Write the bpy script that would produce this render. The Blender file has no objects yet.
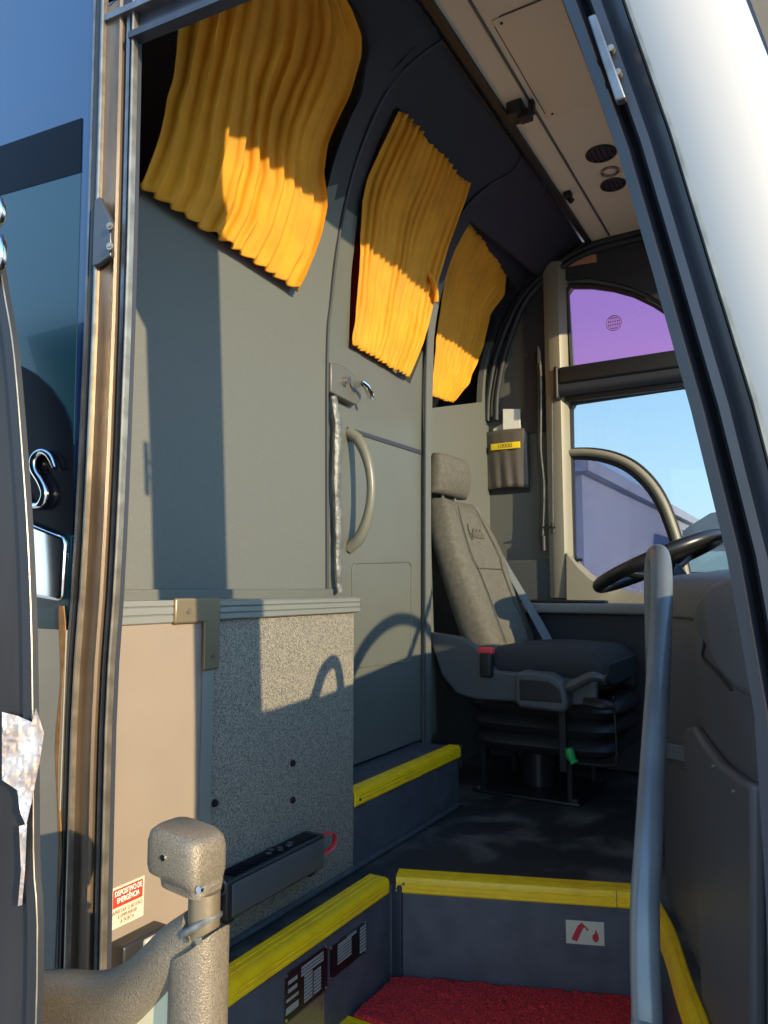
import bpy, bmesh, math, random
from mathutils import Vector, Matrix, noise
from mathutils.geometry import delaunay_2d_cdt
random.seed(5)
S = bpy.context.scene
COL = S.collection
R = math.radians

# ------------------------------------------------------------------ camera maths (measured from the photograph)
FPX, EYE = 740.0, 0.77
YAW, PITCH = math.atan(432 / 740.0), math.atan(75 / 740.0)
FH = Vector((-math.sin(YAW), math.cos(YAW), 0)); RT = Vector((math.cos(YAW), math.sin(YAW), 0)); ZZ = Vector((0, 0, 1))
FW = FH * math.cos(PITCH) + ZZ * math.sin(PITCH); UP = ZZ * math.cos(PITCH) - FH * math.sin(PITCH)
CAM = Vector((0, 0, EYE))

def ray(u, v):
    return FW + RT * ((u - 384) / FPX) + UP * ((512 - v) / FPX)
def on(u, v, ax, val):                       # point of a wall / floor plane
    r = ray(u, v); return CAM + r * ((val - CAM[ax]) / r[ax])
def onx(u, v, x): return on(u, v, 0, x)
def ony(u, v, y): return on(u, v, 1, y)
def onz(u, v, z): return on(u, v, 2, z)

CEIL, EDGE = 2.41, -0.86
def prof(base):                              # the bulkhead: upright, then bending forward into the ceiling
    def f(z):
        t = max(0.0, min(0.995, (z - 1.75) / (CEIL - 1.75)))
        return base + (EDGE - base) * (1 - math.sqrt(1 - t * t))
    return f
PW, PD, PB = prof(-1.27), prof(-1.285), prof(-1.40)
def onp(u, v, P, off=0.0):
    r = ray(u, v); t0 = 0.3; t = t0
    g = lambda t: (CAM.x + r.x * t) - (P(CAM.z + r.z * t) + off)
    while t < 8 and g(t) > 0: t += 0.02
    a, b = t - 0.02, t
    for _ in range(30):
        m = (a + b) / 2
        if g(m) > 0: a = m
        else: b = m
    return CAM + r * a

# ------------------------------------------------------------------ materials
def mat(name, col, rough=0.5, metal=0.0, var=0.0, vscale=40.0, col2=None, bump=0.0, bscale=300.0, spec=0.5, trans=0.0, coat=0.0, ramp=(0.35, 0.65), detail=3.0, stretch=None):
    m = bpy.data.materials.new(name); m.use_nodes = True
    nt = m.node_tree; nd = nt.nodes; b = nd['Principled BSDF']
    b.inputs['Base Color'].default_value = (*col, 1); b.inputs['Roughness'].default_value = rough
    b.inputs['Metallic'].default_value = metal; b.inputs['Specular IOR Level'].default_value = spec
    b.inputs['Coat Weight'].default_value = coat
    tc = nd.new('ShaderNodeTexCoord')
    src = tc.outputs['Object']
    if stretch:
        mp = nd.new('ShaderNodeMapping'); mp.inputs['Scale'].default_value = stretch
        nt.links.new(src, mp.inputs['Vector']); src = mp.outputs['Vector']
    if col2 or var:
        n = nd.new('ShaderNodeTexNoise'); n.inputs['Scale'].default_value = vscale; n.inputs['Detail'].default_value = detail
        nt.links.new(src, n.inputs['Vector'])
        r = nd.new('ShaderNodeValToRGB'); r.color_ramp.elements[0].position, r.color_ramp.elements[1].position = ramp
        c2 = col2 or tuple(c * (1 - var) for c in col)
        r.color_ramp.elements[0].color = (*c2, 1); r.color_ramp.elements[1].color = (*col, 1)
        nt.links.new(n.outputs['Fac'], r.inputs['Fac']); nt.links.new(r.outputs['Color'], b.inputs['Base Color'])
    if bump:
        n2 = nd.new('ShaderNodeTexNoise'); n2.inputs['Scale'].default_value = bscale; n2.inputs['Detail'].default_value = 2
        bp = nd.new('ShaderNodeBump'); bp.inputs['Strength'].default_value = bump; bp.inputs['Distance'].default_value = 0.004
        nt.links.new(src, n2.inputs['Vector']); nt.links.new(n2.outputs['Fac'], bp.inputs['Height'])
        nt.links.new(bp.outputs['Normal'], b.inputs['Normal'])
    if trans:
        t = nd.new('ShaderNodeBsdfTranslucent'); t.inputs['Color'].default_value = (*col, 1)
        mx = nd.new('ShaderNodeMixShader'); mx.inputs['Fac'].default_value = trans
        nt.links.new(b.outputs['BSDF'], mx.inputs[1]); nt.links.new(t.outputs['BSDF'], mx.inputs[2])
        nt.links.new(mx.outputs['Shader'], nd['Material Output'].inputs['Surface'])
    return m

def glass(name, tint, gloss=0.06, haze=0.0, hazecol=(.8, .8, .9)):
    m = bpy.data.materials.new(name); m.use_nodes = True
    nt = m.node_tree; nd = nt.nodes; nd.remove(nd['Principled BSDF'])
    t = nd.new('ShaderNodeBsdfTransparent'); t.inputs['Color'].default_value = (*tint, 1)
    g = nd.new('ShaderNodeBsdfGlossy'); g.inputs['Roughness'].default_value = 0.02
    lw = nd.new('ShaderNodeLayerWeight'); lw.inputs['Blend'].default_value = 0.25
    mx = nd.new('ShaderNodeMixShader')
    mul = nd.new('ShaderNodeMath'); mul.operation = 'MULTIPLY_ADD'; mul.inputs[1].default_value = 0.3; mul.inputs[2].default_value = gloss * 0.3
    nt.links.new(lw.outputs['Fresnel'], mul.inputs[0]); nt.links.new(mul.outputs[0], mx.inputs['Fac'])
    nt.links.new(t.outputs[0], mx.inputs[1]); nt.links.new(g.outputs[0], mx.inputs[2])
    last = mx.outputs[0]
    if haze:
        d = nd.new('ShaderNodeBsdfDiffuse'); d.inputs['Color'].default_value = (*hazecol, 1)
        tr = nd.new('ShaderNodeBsdfTranslucent'); tr.inputs['Color'].default_value = (*hazecol, 1)
        ad = nd.new('ShaderNodeMixShader'); ad.inputs['Fac'].default_value = 0.7
        nt.links.new(d.outputs[0], ad.inputs[1]); nt.links.new(tr.outputs[0], ad.inputs[2])
        m2 = nd.new('ShaderNodeMixShader'); m2.inputs['Fac'].default_value = haze
        nt.links.new(last, m2.inputs[1]); nt.links.new(ad.outputs[0], m2.inputs[2]); last = m2.outputs[0]
    nt.links.new(last, nd['Material Output'].inputs['Surface'])
    return m

M = {}
M['wall'] = mat('grey_grained_plastic', (.132, .136, .124), .55, var=.22, vscale=500, bump=.25, bscale=420)
M['door'] = mat('grey_door_laminate', (.112, .116, .102), .36, var=.06, vscale=6, bump=.04, bscale=500)
M['speck'] = mat('speckled_grey_laminate', (.33, .285, .215), .6, col2=(.065, .068, .072), vscale=360, ramp=(.36, .62), bump=.15, bscale=260)
M['riser'] = mat('dark_grey_step_vinyl', (.085, .09, .105), .45, var=.3, vscale=14, bump=.08, bscale=600)
M['floor'] = mat('worn_black_rubber_floor', (.15, .145, .135), .42, col2=(.032, .034, .036), vscale=7, ramp=(.50, .72), bump=.2, bscale=160)
M['ledge'] = mat('grey_floor_ledge', (.07, .08, .088), .5, var=.25, vscale=30, bump=.15, bscale=300)
M['dark'] = mat('dark_navy_trim', (.028, .031, .042), .55, bump=.1, bscale=400)
M['soffit'] = mat('charcoal_trim_and_shade', (.017, .019, .028), .6, bump=.1, bscale=400)  # cove colour, also painted on the upper bulkhead and door as their shade
M['black'] = mat('black_rubber', (.012, .012, .014), .5)
M['blackgloss'] = mat('black_gloss', (.002, .003, .008), .25, spec=.06)
M['pillar'] = mat('black_pillar_paint', (.030, .032, .042), .32, var=.35, vscale=5, stretch=(3, 3, .6))
M['ceil'] = mat('beige_ceiling', (.66, .57, .44), .7, bump=.05)
M['beige'] = mat('beige_laminate', (.25, .20, .155), .5, var=.06, vscale=8)
M['alu'] = mat('ribbed_aluminium', (.27, .275, .25), .42, .4)
M['brass'] = mat('bronze_anodised', (.24, .19, .12), .42, .55, bump=.08, bscale=200)
M['jamb'] = mat('bronze_door_frame_metal', (.22, .16, .11), .36, .55, var=.4, vscale=5, stretch=(6, 6, .8), bump=.06, bscale=120)
M['lip'] = mat('worn_steel_lip', (.36, .31, .24), .32, .7, var=.4, vscale=30)
M['chrome'] = mat('chrome', (.8, .8, .8), .08, 1.0)
M['steel'] = mat('dull_steel', (.22, .22, .225), .38, .8, var=.3, vscale=30)
M['yellow'] = mat('yellow_ribbed_nosing', (1.0, .60, .004), .42, col2=(.90, .50, .004), vscale=18, ramp=(.3, .55), bump=.1, bscale=90)
M['red'] = mat('red_loop_mat', (.85, .035, .035), .75, col2=(.26, .008, .012), vscale=190, ramp=(.36, .6), bump=.9, bscale=230)
M['redstrap'] = mat('red_strap', (.55, .03, .04), .5)
M['redcloth'] = mat('red_lining', (.25, .01, .012), .7)
M['curtain'] = mat('golden_curtain', (.78, .35, .014), .7, var=.18, vscale=9, bump=.1, bscale=900, trans=.18)
M['seat'] = mat('grey_seat_fabric', (.115, .105, .085), .85, var=.25, vscale=60, bump=.3, bscale=700)
M['seatdark'] = mat('charcoal_cushion_fabric', (.035, .035, .037), .85, var=.2, vscale=50, bump=.3, bscale=600)
M['plastic'] = mat('dark_grey_moulded_plastic', (.075, .078, .082), .45, bump=.15, bscale=600)
M['plasticblk'] = mat('black_moulded_plastic', (.018, .018, .02), .4)
M['dash'] = mat('dash_moulded_plastic', (.085, .085, .094), .42, bump=.12, bscale=700)
M['dashtop'] = mat('grey_console_plastic', (.26, .25, .23), .5, bump=.1, bscale=500)
M['rail'] = mat('grey_painted_handrail', (.14, .147, .15), .28, .2, var=.2, vscale=12)
M['white'] = mat('white_body_paint', (.35, .335, .31), .4, coat=.1)
M['blue'] = mat('dark_blue_body_paint', (.006, .030, .10), .22, var=.25, vscale=2.2, coat=.6)
M['teal'] = mat('dark_teal_body_glass', (.003, .030, .05), .25, coat=.2)
M['grey'] = mat('grey_lower_panel', (.30, .30, .27), .45, var=.15, vscale=6)
M['rust'] = mat('rust_stain', (.32, .17, .06), .7, var=.4, vscale=40)
M['hide'] = mat('bronze_textured_cover', (.24, .195, .14), .42, .30, col2=(.16, .13, .09), vscale=420, bump=.35, bscale=520)
M['cream'] = mat('cream_plate', (.60, .53, .34), .6)
M['stickw'] = mat('sticker_cream', (.55, .50, .38), .5)
M['stickr'] = mat('sticker_red', (.72, .04, .02), .5)
M['ink'] = mat('dark_ink', (.22, .12, .07), .7)
M['inkwhite'] = mat('white_ink', (.9, .86, .78), .6)
M['plate'] = mat('black_data_plate', (.008, .008, .009), .3)
M['platebar'] = mat('plate_grey_fields', (.42, .40, .37), .4, .3)
M['goldplate'] = mat('brushed_gold_plate', (.42, .36, .24), .35, .7, var=.3, vscale=60, stretch=(1, 1, 12))
M['pouch'] = mat('brown_black_vinyl', (.10, .085, .07), .35, bump=.3, bscale=30)
M['paper'] = mat('white_paper', (.80, .79, .75), .8)
M['tag'] = mat('yellow_tag', (.85, .62, .02), .5)
M['tape'] = mat('crumpled_brown_tape', (.48, .33, .24), .2, col2=(.72, .62, .56), vscale=25, ramp=(.4, .6), bump=.8, bscale=40, coat=.6)
M['foil'] = mat('grey_tape_wrap', (.15, .155, .15), .4, .0, var=.5, vscale=45, bump=.8, bscale=50)
M['green'] = mat('green_knob', (.02, .35, .08), .4)
M['redbtn'] = mat('red_release', (.80, .05, .06), .4)
M['belt'] = mat('grey_belt_webbing', (.13, .14, .15), .6, bump=.4, bscale=900)
M['amber'] = mat('amber_lens', (.75, .16, .02), .15, coat=.8)
M['lens'] = mat('clear_lens', (.62, .55, .46), .12, coat=.8)
M['ivory'] = mat('cream_window_pillar', (.235, .215, .165), .45, bump=.06)
M['ground'] = mat('grey_yard_paving', (.50, .46, .40), .9, var=.3, vscale=3)
M['farwhite'] = mat('pale_render', (.34, .35, .42), .8, var=.1, vscale=1.5)
M['fardark'] = mat('dark_vehicle_paint', (.10, .12, .14), .3)
M['farteal'] = mat('teal_vehicle_paint', (.25, .38, .40), .4)
M['orange'] = mat('faded_orange_sticker', (.60, .30, .16), .6, var=.3, vscale=60)
M['gpurple'] = glass('purple_tinted_film_glass', (.73, .42, .58), .05, haze=.05, hazecol=(.6, .40, .7))
M['gclear'] = glass('clear_side_glass', (.665, .70, .72), .04)
M['glav'] = glass('hazy_lavender_glass', (.70, .70, .80), .06, haze=.10, hazecol=(.55, .55, .75))
M['gwind'] = glass('windscreen_glass', (.88, .90, .90), .05)
M['gmark'] = mat('faded_window_print', (.22, .09, .30), .6)

# ------------------------------------------------------------------ object helpers
ROOT = {}
def wl(o):
    p = Vector((0, 0, 0))
    while o is not None: p += o.location; o = o.parent
    return p
def finish(name, bm, m, parent=None, smooth=True, bevel=0.0, bseg=2, angle=40):
    bmesh.ops.recalc_face_normals(bm, faces=bm.faces)
    if parent is not None:
        org = wl(parent)
    else:
        xs = [v.co for v in bm.verts]
        lo = Vector((min(c[i] for c in xs) for i in range(3))); hi = Vector((max(c[i] for c in xs) for i in range(3)))
        org = Vector(((lo.x + hi.x) / 2, (lo.y + hi.y) / 2, lo.z))
    for v in bm.verts: v.co -= org
    me = bpy.data.meshes.new(name); bm.to_mesh(me); bm.free()
    o = bpy.data.objects.new(name, me); COL.objects.link(o)
    if parent is not None: o.parent = parent
    else: o.location = org
    for mm in (m if isinstance(m, (list, tuple)) else [m]): me.materials.append(mm)
    if smooth:
        for p in me.polygons: p.use_smooth = True
        me.set_sharp_from_angle(angle=R(angle))
    if bevel:
        b = o.modifiers.new('bevel', 'BEVEL'); b.width = bevel; b.segments = bseg; b.limit_method = 'ANGLE'; b.angle_limit = R(35)
        if smooth:
            b.harden_normals = False
    return o
def thing(name, label, cat, loc=(0, 0, 0), group=None):
    o = bpy.data.objects.new(name, None); COL.objects.link(o); o.location = loc; o.empty_display_size = .05
    return tag(o, label, cat, group)
def tag(o, label, cat, group=None):
    o['label'] = label; o['category'] = cat
    if group: o['group'] = group
    return o
def struct(o, label=None, cat=None):
    o['kind'] = 'structure'
    if label: o['label'] = label
    if cat: o['category'] = cat
    return o
def sroot(name, label, cat, loc=(0, 0, 0)):
    o = bpy.data.objects.new(name, None); COL.objects.link(o); o.location = loc; o.empty_display_size = .05
    return struct(o, label, cat)

def add_box(bm, lo, hi):
    lo, hi = Vector(lo), Vector(hi)
    vs = [bm.verts.new((lo.x if i & 1 == 0 else hi.x, lo.y if i & 2 == 0 else hi.y, lo.z if i & 4 == 0 else hi.z)) for i in range(8)]
    for f in ((0, 1, 3, 2), (4, 6, 7, 5), (0, 4, 5, 1), (2, 3, 7, 6), (0, 2, 6, 4), (1, 5, 7, 3)): bm.faces.new([vs[i] for i in f])
    return bm
def box(lo, hi): return add_box(bmesh.new(), lo, hi)
def add_loft(bm, rings, closed=True, caps=True):
    rv = [[bm.verts.new(p) for p in r] for r in rings]
    n = len(rings[0])
    for a, b in zip(rv, rv[1:]):
        for i in range(n if closed else n - 1):
            j = (i + 1) % n
            bm.faces.new((a[i], a[j], b[j], b[i]))
    if caps and closed:
        bm.faces.new(rv[0][::-1]); bm.faces.new(rv[-1])
    return bm
def loft(rings, closed=True, caps=True): return add_loft(bmesh.new(), rings, closed, caps)
def smoothpath(pts, n=8):
    pts = [Vector(p) for p in pts]; out = []
    P = [pts[0] * 2 - pts[1]] + pts + [pts[-1] * 2 - pts[-2]]
    for i in range(1, len(P) - 2):
        for k in range(n):
            t = k / n; a, b, c, d = P[i - 1], P[i], P[i + 1], P[i + 2]
            out.append(.5 * ((2 * b) + (c - a) * t + (2 * a - 5 * b + 4 * c - d) * t * t + (3 * b - a - 3 * c + d) * t ** 3))
    out.append(pts[-1]); return out
def add_tube(bm, path, r, seg=14, flat=1.0, up=None, smooth=0, closed=False, caps=True):
    path = [Vector(p) for p in path]
    rr = r if isinstance(r, (list, tuple)) else None
    if smooth:
        n0 = len(path); path = smoothpath(path, smooth)
        if rr:
            rr = [rr[min(n0 - 2, int(i / smooth))] * (1 - (i / smooth) % 1) + rr[min(n0 - 1, int(i / smooth) + 1)] * ((i / smooth) % 1) for i in range(len(path))]
    rings = []; N = len(path); nrm = None
    for i, p in enumerate(path):
        if closed: d = path[(i + 1) % N] - path[i - 1]
        else: d = path[min(N - 1, i + 1)] - path[max(0, i - 1)]
        d.normalize()
        if nrm is None:
            u = Vector(up) if up else (Vector((0, 0, 1)) if abs(d.z) < .9 else Vector((1, 0, 0)))
            nrm = (u - d * u.dot(d)).normalized()
        else: nrm = (nrm - d * nrm.dot(d)).normalized()
        bn = d.cross(nrm); rad = rr[i] if rr else r
        rings.append([p + nrm * (math.cos(2 * math.pi * k / seg) * rad * flat) + bn * (math.sin(2 * math.pi * k / seg) * rad) for k in range(seg)])
    if closed: rings.append(rings[0]); return add_loft(bm, rings, True, False)
    return add_loft(bm, rings, True, caps)
def tube(path, r, **k): return add_tube(bmesh.new(), path, r, **k)
def add_disc(bm, c, axis, r, h, seg=20, r2=None):
    axis = Vector(axis).normalized(); u = axis.orthogonal().normalized(); w = axis.cross(u); c = Vector(c)
    ring = lambda cc, rad: [cc + u * math.cos(2 * math.pi * k / seg) * rad + w * math.sin(2 * math.pi * k / seg) * rad for k in range(seg)]
    return add_loft(bm, [ring(c, r), ring(c + axis * h, r if r2 is None else r2)])
def disc(*a, **k): return add_disc(bmesh.new(), *a, **k)
def add_prism(bm, pts, off):                 # polygon (list of 3-D points) thickened by a vector
    off = Vector(off); a = [bm.verts.new(p) for p in pts]; b = [bm.verts.new(Vector(p) + off) for p in pts]; n = len(pts)
    bm.faces.new(a[::-1]); bm.faces.new(b)
    for i in range(n): bm.faces.new((a[i], a[(i + 1) % n], b[(i + 1) % n], b[i]))
    return bm
def prism(pts, off): return add_prism(bmesh.new(), pts, off)
def superring(cx, cy, cz, ax, ay, n=4.0, seg=28, fr=None):   # rounded-rectangle ring in x (depth) and y (width) at height cz
    out = []
    for k in range(seg):
        t = 2 * math.pi * k / seg; c, s = math.cos(t), math.sin(t)
        x = math.copysign(abs(c) ** (2 / n), c); y = math.copysign(abs(s) ** (2 / n), s)
        px = cx + ax * x
        if fr and x > 0: px += fr(y) * x
        out.append(Vector((px, cy + ay * y, cz)))
    return out
def rbox(lo, hi, r, seg=3):
    bm = box(lo, hi)
    bmesh.ops.bevel(bm, geom=list(bm.edges), offset=r, segments=seg, affect='EDGES', profile=.5)
    return bm

def inside(p, poly):
    c = False; n = len(poly); x, y = p
    for i in range(n):
        x1, y1 = poly[i]; x2, y2 = poly[i - 1]
        if (y1 > y) != (y2 > y) and x < (x2 - x1) * (y - y1) / (y2 - y1) + x1: c = not c
    return c
def sheet(outer, holes, fmap, thick, step=0.06):   # a slab over a 2-D outline with holes; fmap(a, b, depth) -> 3-D point
    def dens(poly):
        out = []
        for i, p in enumerate(poly):
            q = poly[(i + 1) % len(poly)]; L = math.dist(p, q); n = max(1, int(L / step))
            for k in range(n): out.append((p[0] + (q[0] - p[0]) * k / n, p[1] + (q[1] - p[1]) * k / n))
        return out
    loops = [dens(outer)] + [dens(h) for h in holes]
    V = []; E = []
    for lp in loops:
        b = len(V); V += lp; E += [(b + i, b + (i + 1) % len(lp)) for i in range(len(lp))]
    xs = [p[0] for p in outer]; ys = [p[1] for p in outer]
    a = min(xs) + step * .53
    while a < max(xs):
        b = min(ys) + step * .47
        while b < max(ys):
            if inside((a, b), outer) and not any(inside((a, b), h) for h in holes): V.append((a, b))
            b += step
        a += step
    r = delaunay_2d_cdt([Vector(v) for v in V], E, [], 0, 1e-5)
    vv, ff = r[0], r[2]
    bm = bmesh.new(); fr = [bm.verts.new(fmap(p.x, p.y, 0)) for p in vv]; bk = [bm.verts.new(fmap(p.x, p.y, thick)) for p in vv]
    cnt = {}
    for f in ff:
        c = (sum(vv[i].x for i in f) / len(f), sum(vv[i].y for i in f) / len(f))
        if not inside(c, outer) or any(inside(c, h) for h in holes): continue
        bm.faces.new([fr[i] for i in f]); bm.faces.new([bk[i] for i in reversed(f)])
        for i in range(len(f)):
            e = (f[i], f[(i + 1) % len(f)]); cnt[e] = cnt.get(e, 0) + 1
    for (i, j) in list(cnt):
        if (j, i) not in cnt:
            bm.faces.new((fr[j], fr[i], bk[i], bk[j]))
    bmesh.ops.delete(bm, geom=[v for v in bm.verts if not v.link_faces], context='VERTS')
    return bm
def mapP(P): return lambda y, z, d: (P(z) - d, y, z)
def yzp(pts, P, off=0):
    return [(q.y, q.z) for q in (onp(u, v, P, off) for u, v in pts)]
def text(name, body, size, loc, rot, m, parent, ext=.0006, align='CENTER', sx=1.0):
    c = bpy.data.curves.new(name, 'FONT'); c.body = body; c.size = size; c.align_x = align; c.align_y = 'CENTER'; c.extrude = ext; c.space_line = .95
    tmp = bpy.data.objects.new(name + '_curve', c); COL.objects.link(tmp)
    me = bpy.data.meshes.new_from_object(tmp.evaluated_get(bpy.context.evaluated_depsgraph_get()))
    bpy.data.objects.remove(tmp); bpy.data.curves.remove(c)
    me.name = name; me.materials.clear(); me.materials.append(m)
    o = bpy.data.objects.new(name, me); COL.objects.link(o); o.parent = parent
    o.location = Vector(loc) - wl(parent); o.rotation_euler = rot; o.scale = (sx, 1, 1); return o
TX = (R(90), 0, R(90))      # lettering on a face that looks along +X
TY = (R(90), 0, 0)          # lettering on a face that looks along -Y

DOORY = 0.80                # plane of the entrance side of the bus
FAR = 3.45                  # inner face of the driver's side wall

# ================================================================== SETTING
struct(finish('ground', sheet([(-14, -6), (16, -6), (16, 40), (-14, 40)], [], lambda a, b, d: (a, b, -1.0 - d), .1, 4), M['ground']), 'grey paved yard outside the bus', 'ground')

# ---- floors
FRONT = [(-1.0, 1.745), (-.445, 1.955)]
RIGHTEDGE = [(-.40, 1.99), (-.335, 1.83), (-.274, 1.63), (-.22, 1.47), (-.17, 1.28), (-.12, 1.08), (-.09, .90)]
floor_poly = [(-1.0, .90), (-1.0, 1.745), (-.445, 1.955)] + RIGHTEDGE + [(.35, .90), (.35, FAR), (-1.5, FAR), (-1.5, .90)]
struct(finish('floor', sheet(floor_poly, [], lambda a, b, d: (a, b, -d), .04, .15), M['floor'], smooth=False), 'worn black rubber floor of the driving cabin', 'floor')
well = [(-.999, .86), (-.999, 1.745), (-.445, 1.955)] + RIGHTEDGE[:-1] + [(-.09, .86)]
struct(finish('floor_entry', sheet([(x, y) for x, y in well if y > 1.5] [0:0] + [(-1.02, 1.50), (-1.02, 1.80), (-.40, 2.05), (-.20, 1.80), (-.15, 1.50)], [], lambda a, b, d: (a, b, -.235 - d), .03, .2), M['riser'], smooth=False), 'floor of the entrance step under the red mat', 'floor')
struct(finish('floor_doorstep', box((-1.02, .86, -.52), (-.08, 1.52, -.49)), M['riser'], smooth=False), 'lowest entrance step by the door', 'floor')
struct(finish('wall_doorstep', box((-1.02, 1.50, -.52), (-.12, 1.52, -.235)), M['riser'], smooth=False))
# risers of the stairwell
struct(finish('wall_stairwell_rear', box((-1.03, .90, -.55), (-.9985, 1.76, .002)), M['riser'], smooth=False), 'dark grey riser below the long yellow step edge', 'wall')
struct(finish('wall_stairwell_inner', prism([(-.9995, 1.7436, -.55), (-.3995, 1.9706, -.55), (-.3995, 1.9706, .002), (-.9995, 1.7436, .002)], (-.012, .03, 0)), M['riser'], smooth=False), 'dark grey riser between red mat and cabin floor', 'wall')
rr = smoothpath([Vector((x, y, 0)) for x, y in RIGHTEDGE], 4)
struct(finish('wall_stairwell_front', loft([[p + Vector((0, 0, -.55)), p + Vector((0, 0, -.035)), p + Vector((.03, 0, -.035)), p + Vector((.03, 0, -.55))] for p in rr]), M['riser']), 'dark riser under the curved yellow edge', 'wall')
struct(finish('trim_step_corner', rbox((-1.005, 1.745, -.235), (-.968, 1.772, .004), .004), M['dark']), 'black corner post where two yellow edges meet', 'trim')

# ---- rear bulkhead
DL = [(327, 600), (327, 360), (331, 300), (340, 230), (357, 160), (385, 95), (415, 60), (443, 40)]
DR = [(522, 157), (513, 171), (490, 185), (466, 208), (448, 240), (435, 285), (427, 340), (425, 455), (424, 600)]
DRo = [(430, 600), (431, 455), (434, 340), (442, 292), (455, 250), (472, 220)]
dl = yzp(DL, PW); dr = yzp(DR, PW); dro = yzp(DRo, PW)
ydl = dl[0][0]; ydr = dr[-1][0]; ydro = dro[0][0]
topz = CEIL + .02
topz = CEIL + .02
yc = dl[-1][0]
outer = [(.90, .70), (ydl, .70)] + dl[1:] + [(yc, topz), (.90, topz)]
outer_b = [dl[-1]] + dr[:-1] + [(ydr, 0.0), (ydro, 0.0)] + dro[1:] + [(FAR, 2.285), (FAR, topz), (yc, topz)]
W1 = [(133, 190), (138, 181), (215, 235), (290, 281), (299, 275), (311, 258), (324, 205), (338, 150), (362, 95), (372, 45), (380, 0), (330, -70), (250, -100), (128, -40)]
w1 = yzp(W1[:11], PW) + [(1.86, 2.36), (1.05, 2.36), (.94, 2.30)]
w1 = [(max(.935, y), min(2.36, z)) for y, z in w1]
w1[0] = (.935, w1[1][1])
def shade_above(o, zsplit):  # paints shade into the faces above the split height
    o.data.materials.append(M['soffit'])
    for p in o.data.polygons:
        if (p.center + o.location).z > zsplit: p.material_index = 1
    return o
struct(shade_above(finish('trim_soffit', sheet(outer_b, [], mapP(PW), .012, .05), M['wall']), 2.0), 'curved soffit with painted-in shade, and post around the passenger door', 'trim')
struct(shade_above(finish('wall_rear', sheet(outer, [w1], mapP(PW), .012, .05), M['wall']), 2.0), 'tall grey grained bulkhead behind the entrance, with curtained windows', 'wall')
doorpoly = [(ydl - .10, .215), (ydl - .10, dl[1][1])] + [(y - .04, z + .01) for y, z in yzp(DL[2:], PD)] + [(y + .03, z) for y, z in yzp(DR[:-1], PD)] + [(ydr + .13, .215)]
W2 = [(349, 338), (354, 250), (366, 180), (397, 106), (467, 186), (451, 235), (437, 292), (429, 335), (410, 384)]
w2 = yzp(W2, PD)
door = struct(shade_above(finish('door_1', sheet(doorpoly, [w2], mapP(PD), .03, .05), M['door']), 2.0), 'grey passenger-deck door with a curtained window and D handle', 'door')
W3 = [(432, 408), (436, 330), (446, 275), (466, 222), (520, 292), (497, 360), (482, 402)]
w3 = yzp(W3, PB); w3 = [(min(y, FAR - .05), z) for y, z in w3]
struct(shade_above(finish('wall_rear_driver', sheet([(ydr - .05, 0), (FAR, 0), (FAR, topz), (ydr - .05, topz)], [w3], mapP(PB), .03, .06), M['wall']), 2.0), 'grey bulkhead panel behind the driver seat', 'wall')
# dark passenger cabin behind the bulkhead
cab = bmesh.new()
for lo, hi in (((-2.5, .9, 0), (-2.45, 3.5, 2.6)), ((-2.5, .86, 0), (-1.3, .90, 2.6)), ((-2.5, 3.47, 0), (-1.45, 3.5, 2.6)), ((-2.5, .9, -.03), (-1.5, 3.5, 0))): add_box(cab, lo, hi)
struct(finish('wall_cabin', cab, M['dark'], smooth=False), 'dark passenger cabin behind the curtains', 'wall')
struct(finish('wall_rear_lower', box((-1.265, .90, -.02), (-1.135, 1.775, .70)), M['speck'], smooth=False), 'speckled grey lower bulkhead panel', 'wall')
# plinth strip above the ledge trim
struct(finish('trim_plinth', box((-1.272, .93, .70), (-1.246, ydl, .765)), M['door'], bevel=.004), 'thin grey strip along the foot of the upper bulkhead', 'trim')
# the two edge strips on the bulkhead around the door
for nm, pts, P, off, rad in (('trim_door_seam', DL, PW, .002, .006), ('trim_door_post', DR, PW, .003, .0045)):
    pp = [onp(u, v, P, off) for u, v in pts]
    if nm == 'trim_door_post': pp[-1] = Vector((pp[-1].x, pp[-1].y, .02))
    struct(finish(nm, tube(pp, rad, seg=8, smooth=5), M['dark']))
# step box under the passenger door
struct(finish('floor_step', box((-1.47, 1.776, 0), (-1.135, 2.475, .205)), M['riser'], bevel=.006), 'dark step up to the passenger door', 'floor')
struct(finish('trim_floor_line', tube([(-1.128, .93, .008), (-1.128, 2.47, .008)], .008, seg=8), M['ledge']), 'grey sealing strip where bulkhead meets floor', 'trim')

# ---- ceiling
cp = bmesh.new(); add_box(cp, (EDGE, .84, CEIL), (.0, 3.48, CEIL + .03))
struct(finish('ceiling', cp, M['ceil'], smooth=False), 'beige ceiling over the driver', 'ceiling')
struct(finish('roof', box((-2.6, .76, CEIL + .06), (.02, 3.56, CEIL + .12)), M['white'], smooth=False), 'bus roof', 'roof')
struct(finish('trim_ceiling_edge', loft([[(EDGE - .012, y, CEIL - .014), (EDGE + .012, y, CEIL - .016), (EDGE + .012, y, CEIL), (EDGE - .012, y, CEIL + .01)] for y in (.9, 3.42)]), M['black']), 'black strip along the ceiling edge', 'trim')
struct(finish('trim_ceiling_seam', box((-.765, .9, CEIL - .004), (-.757, 3.40, CEIL + .004)), M['plastic'], smooth=False))

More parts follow.
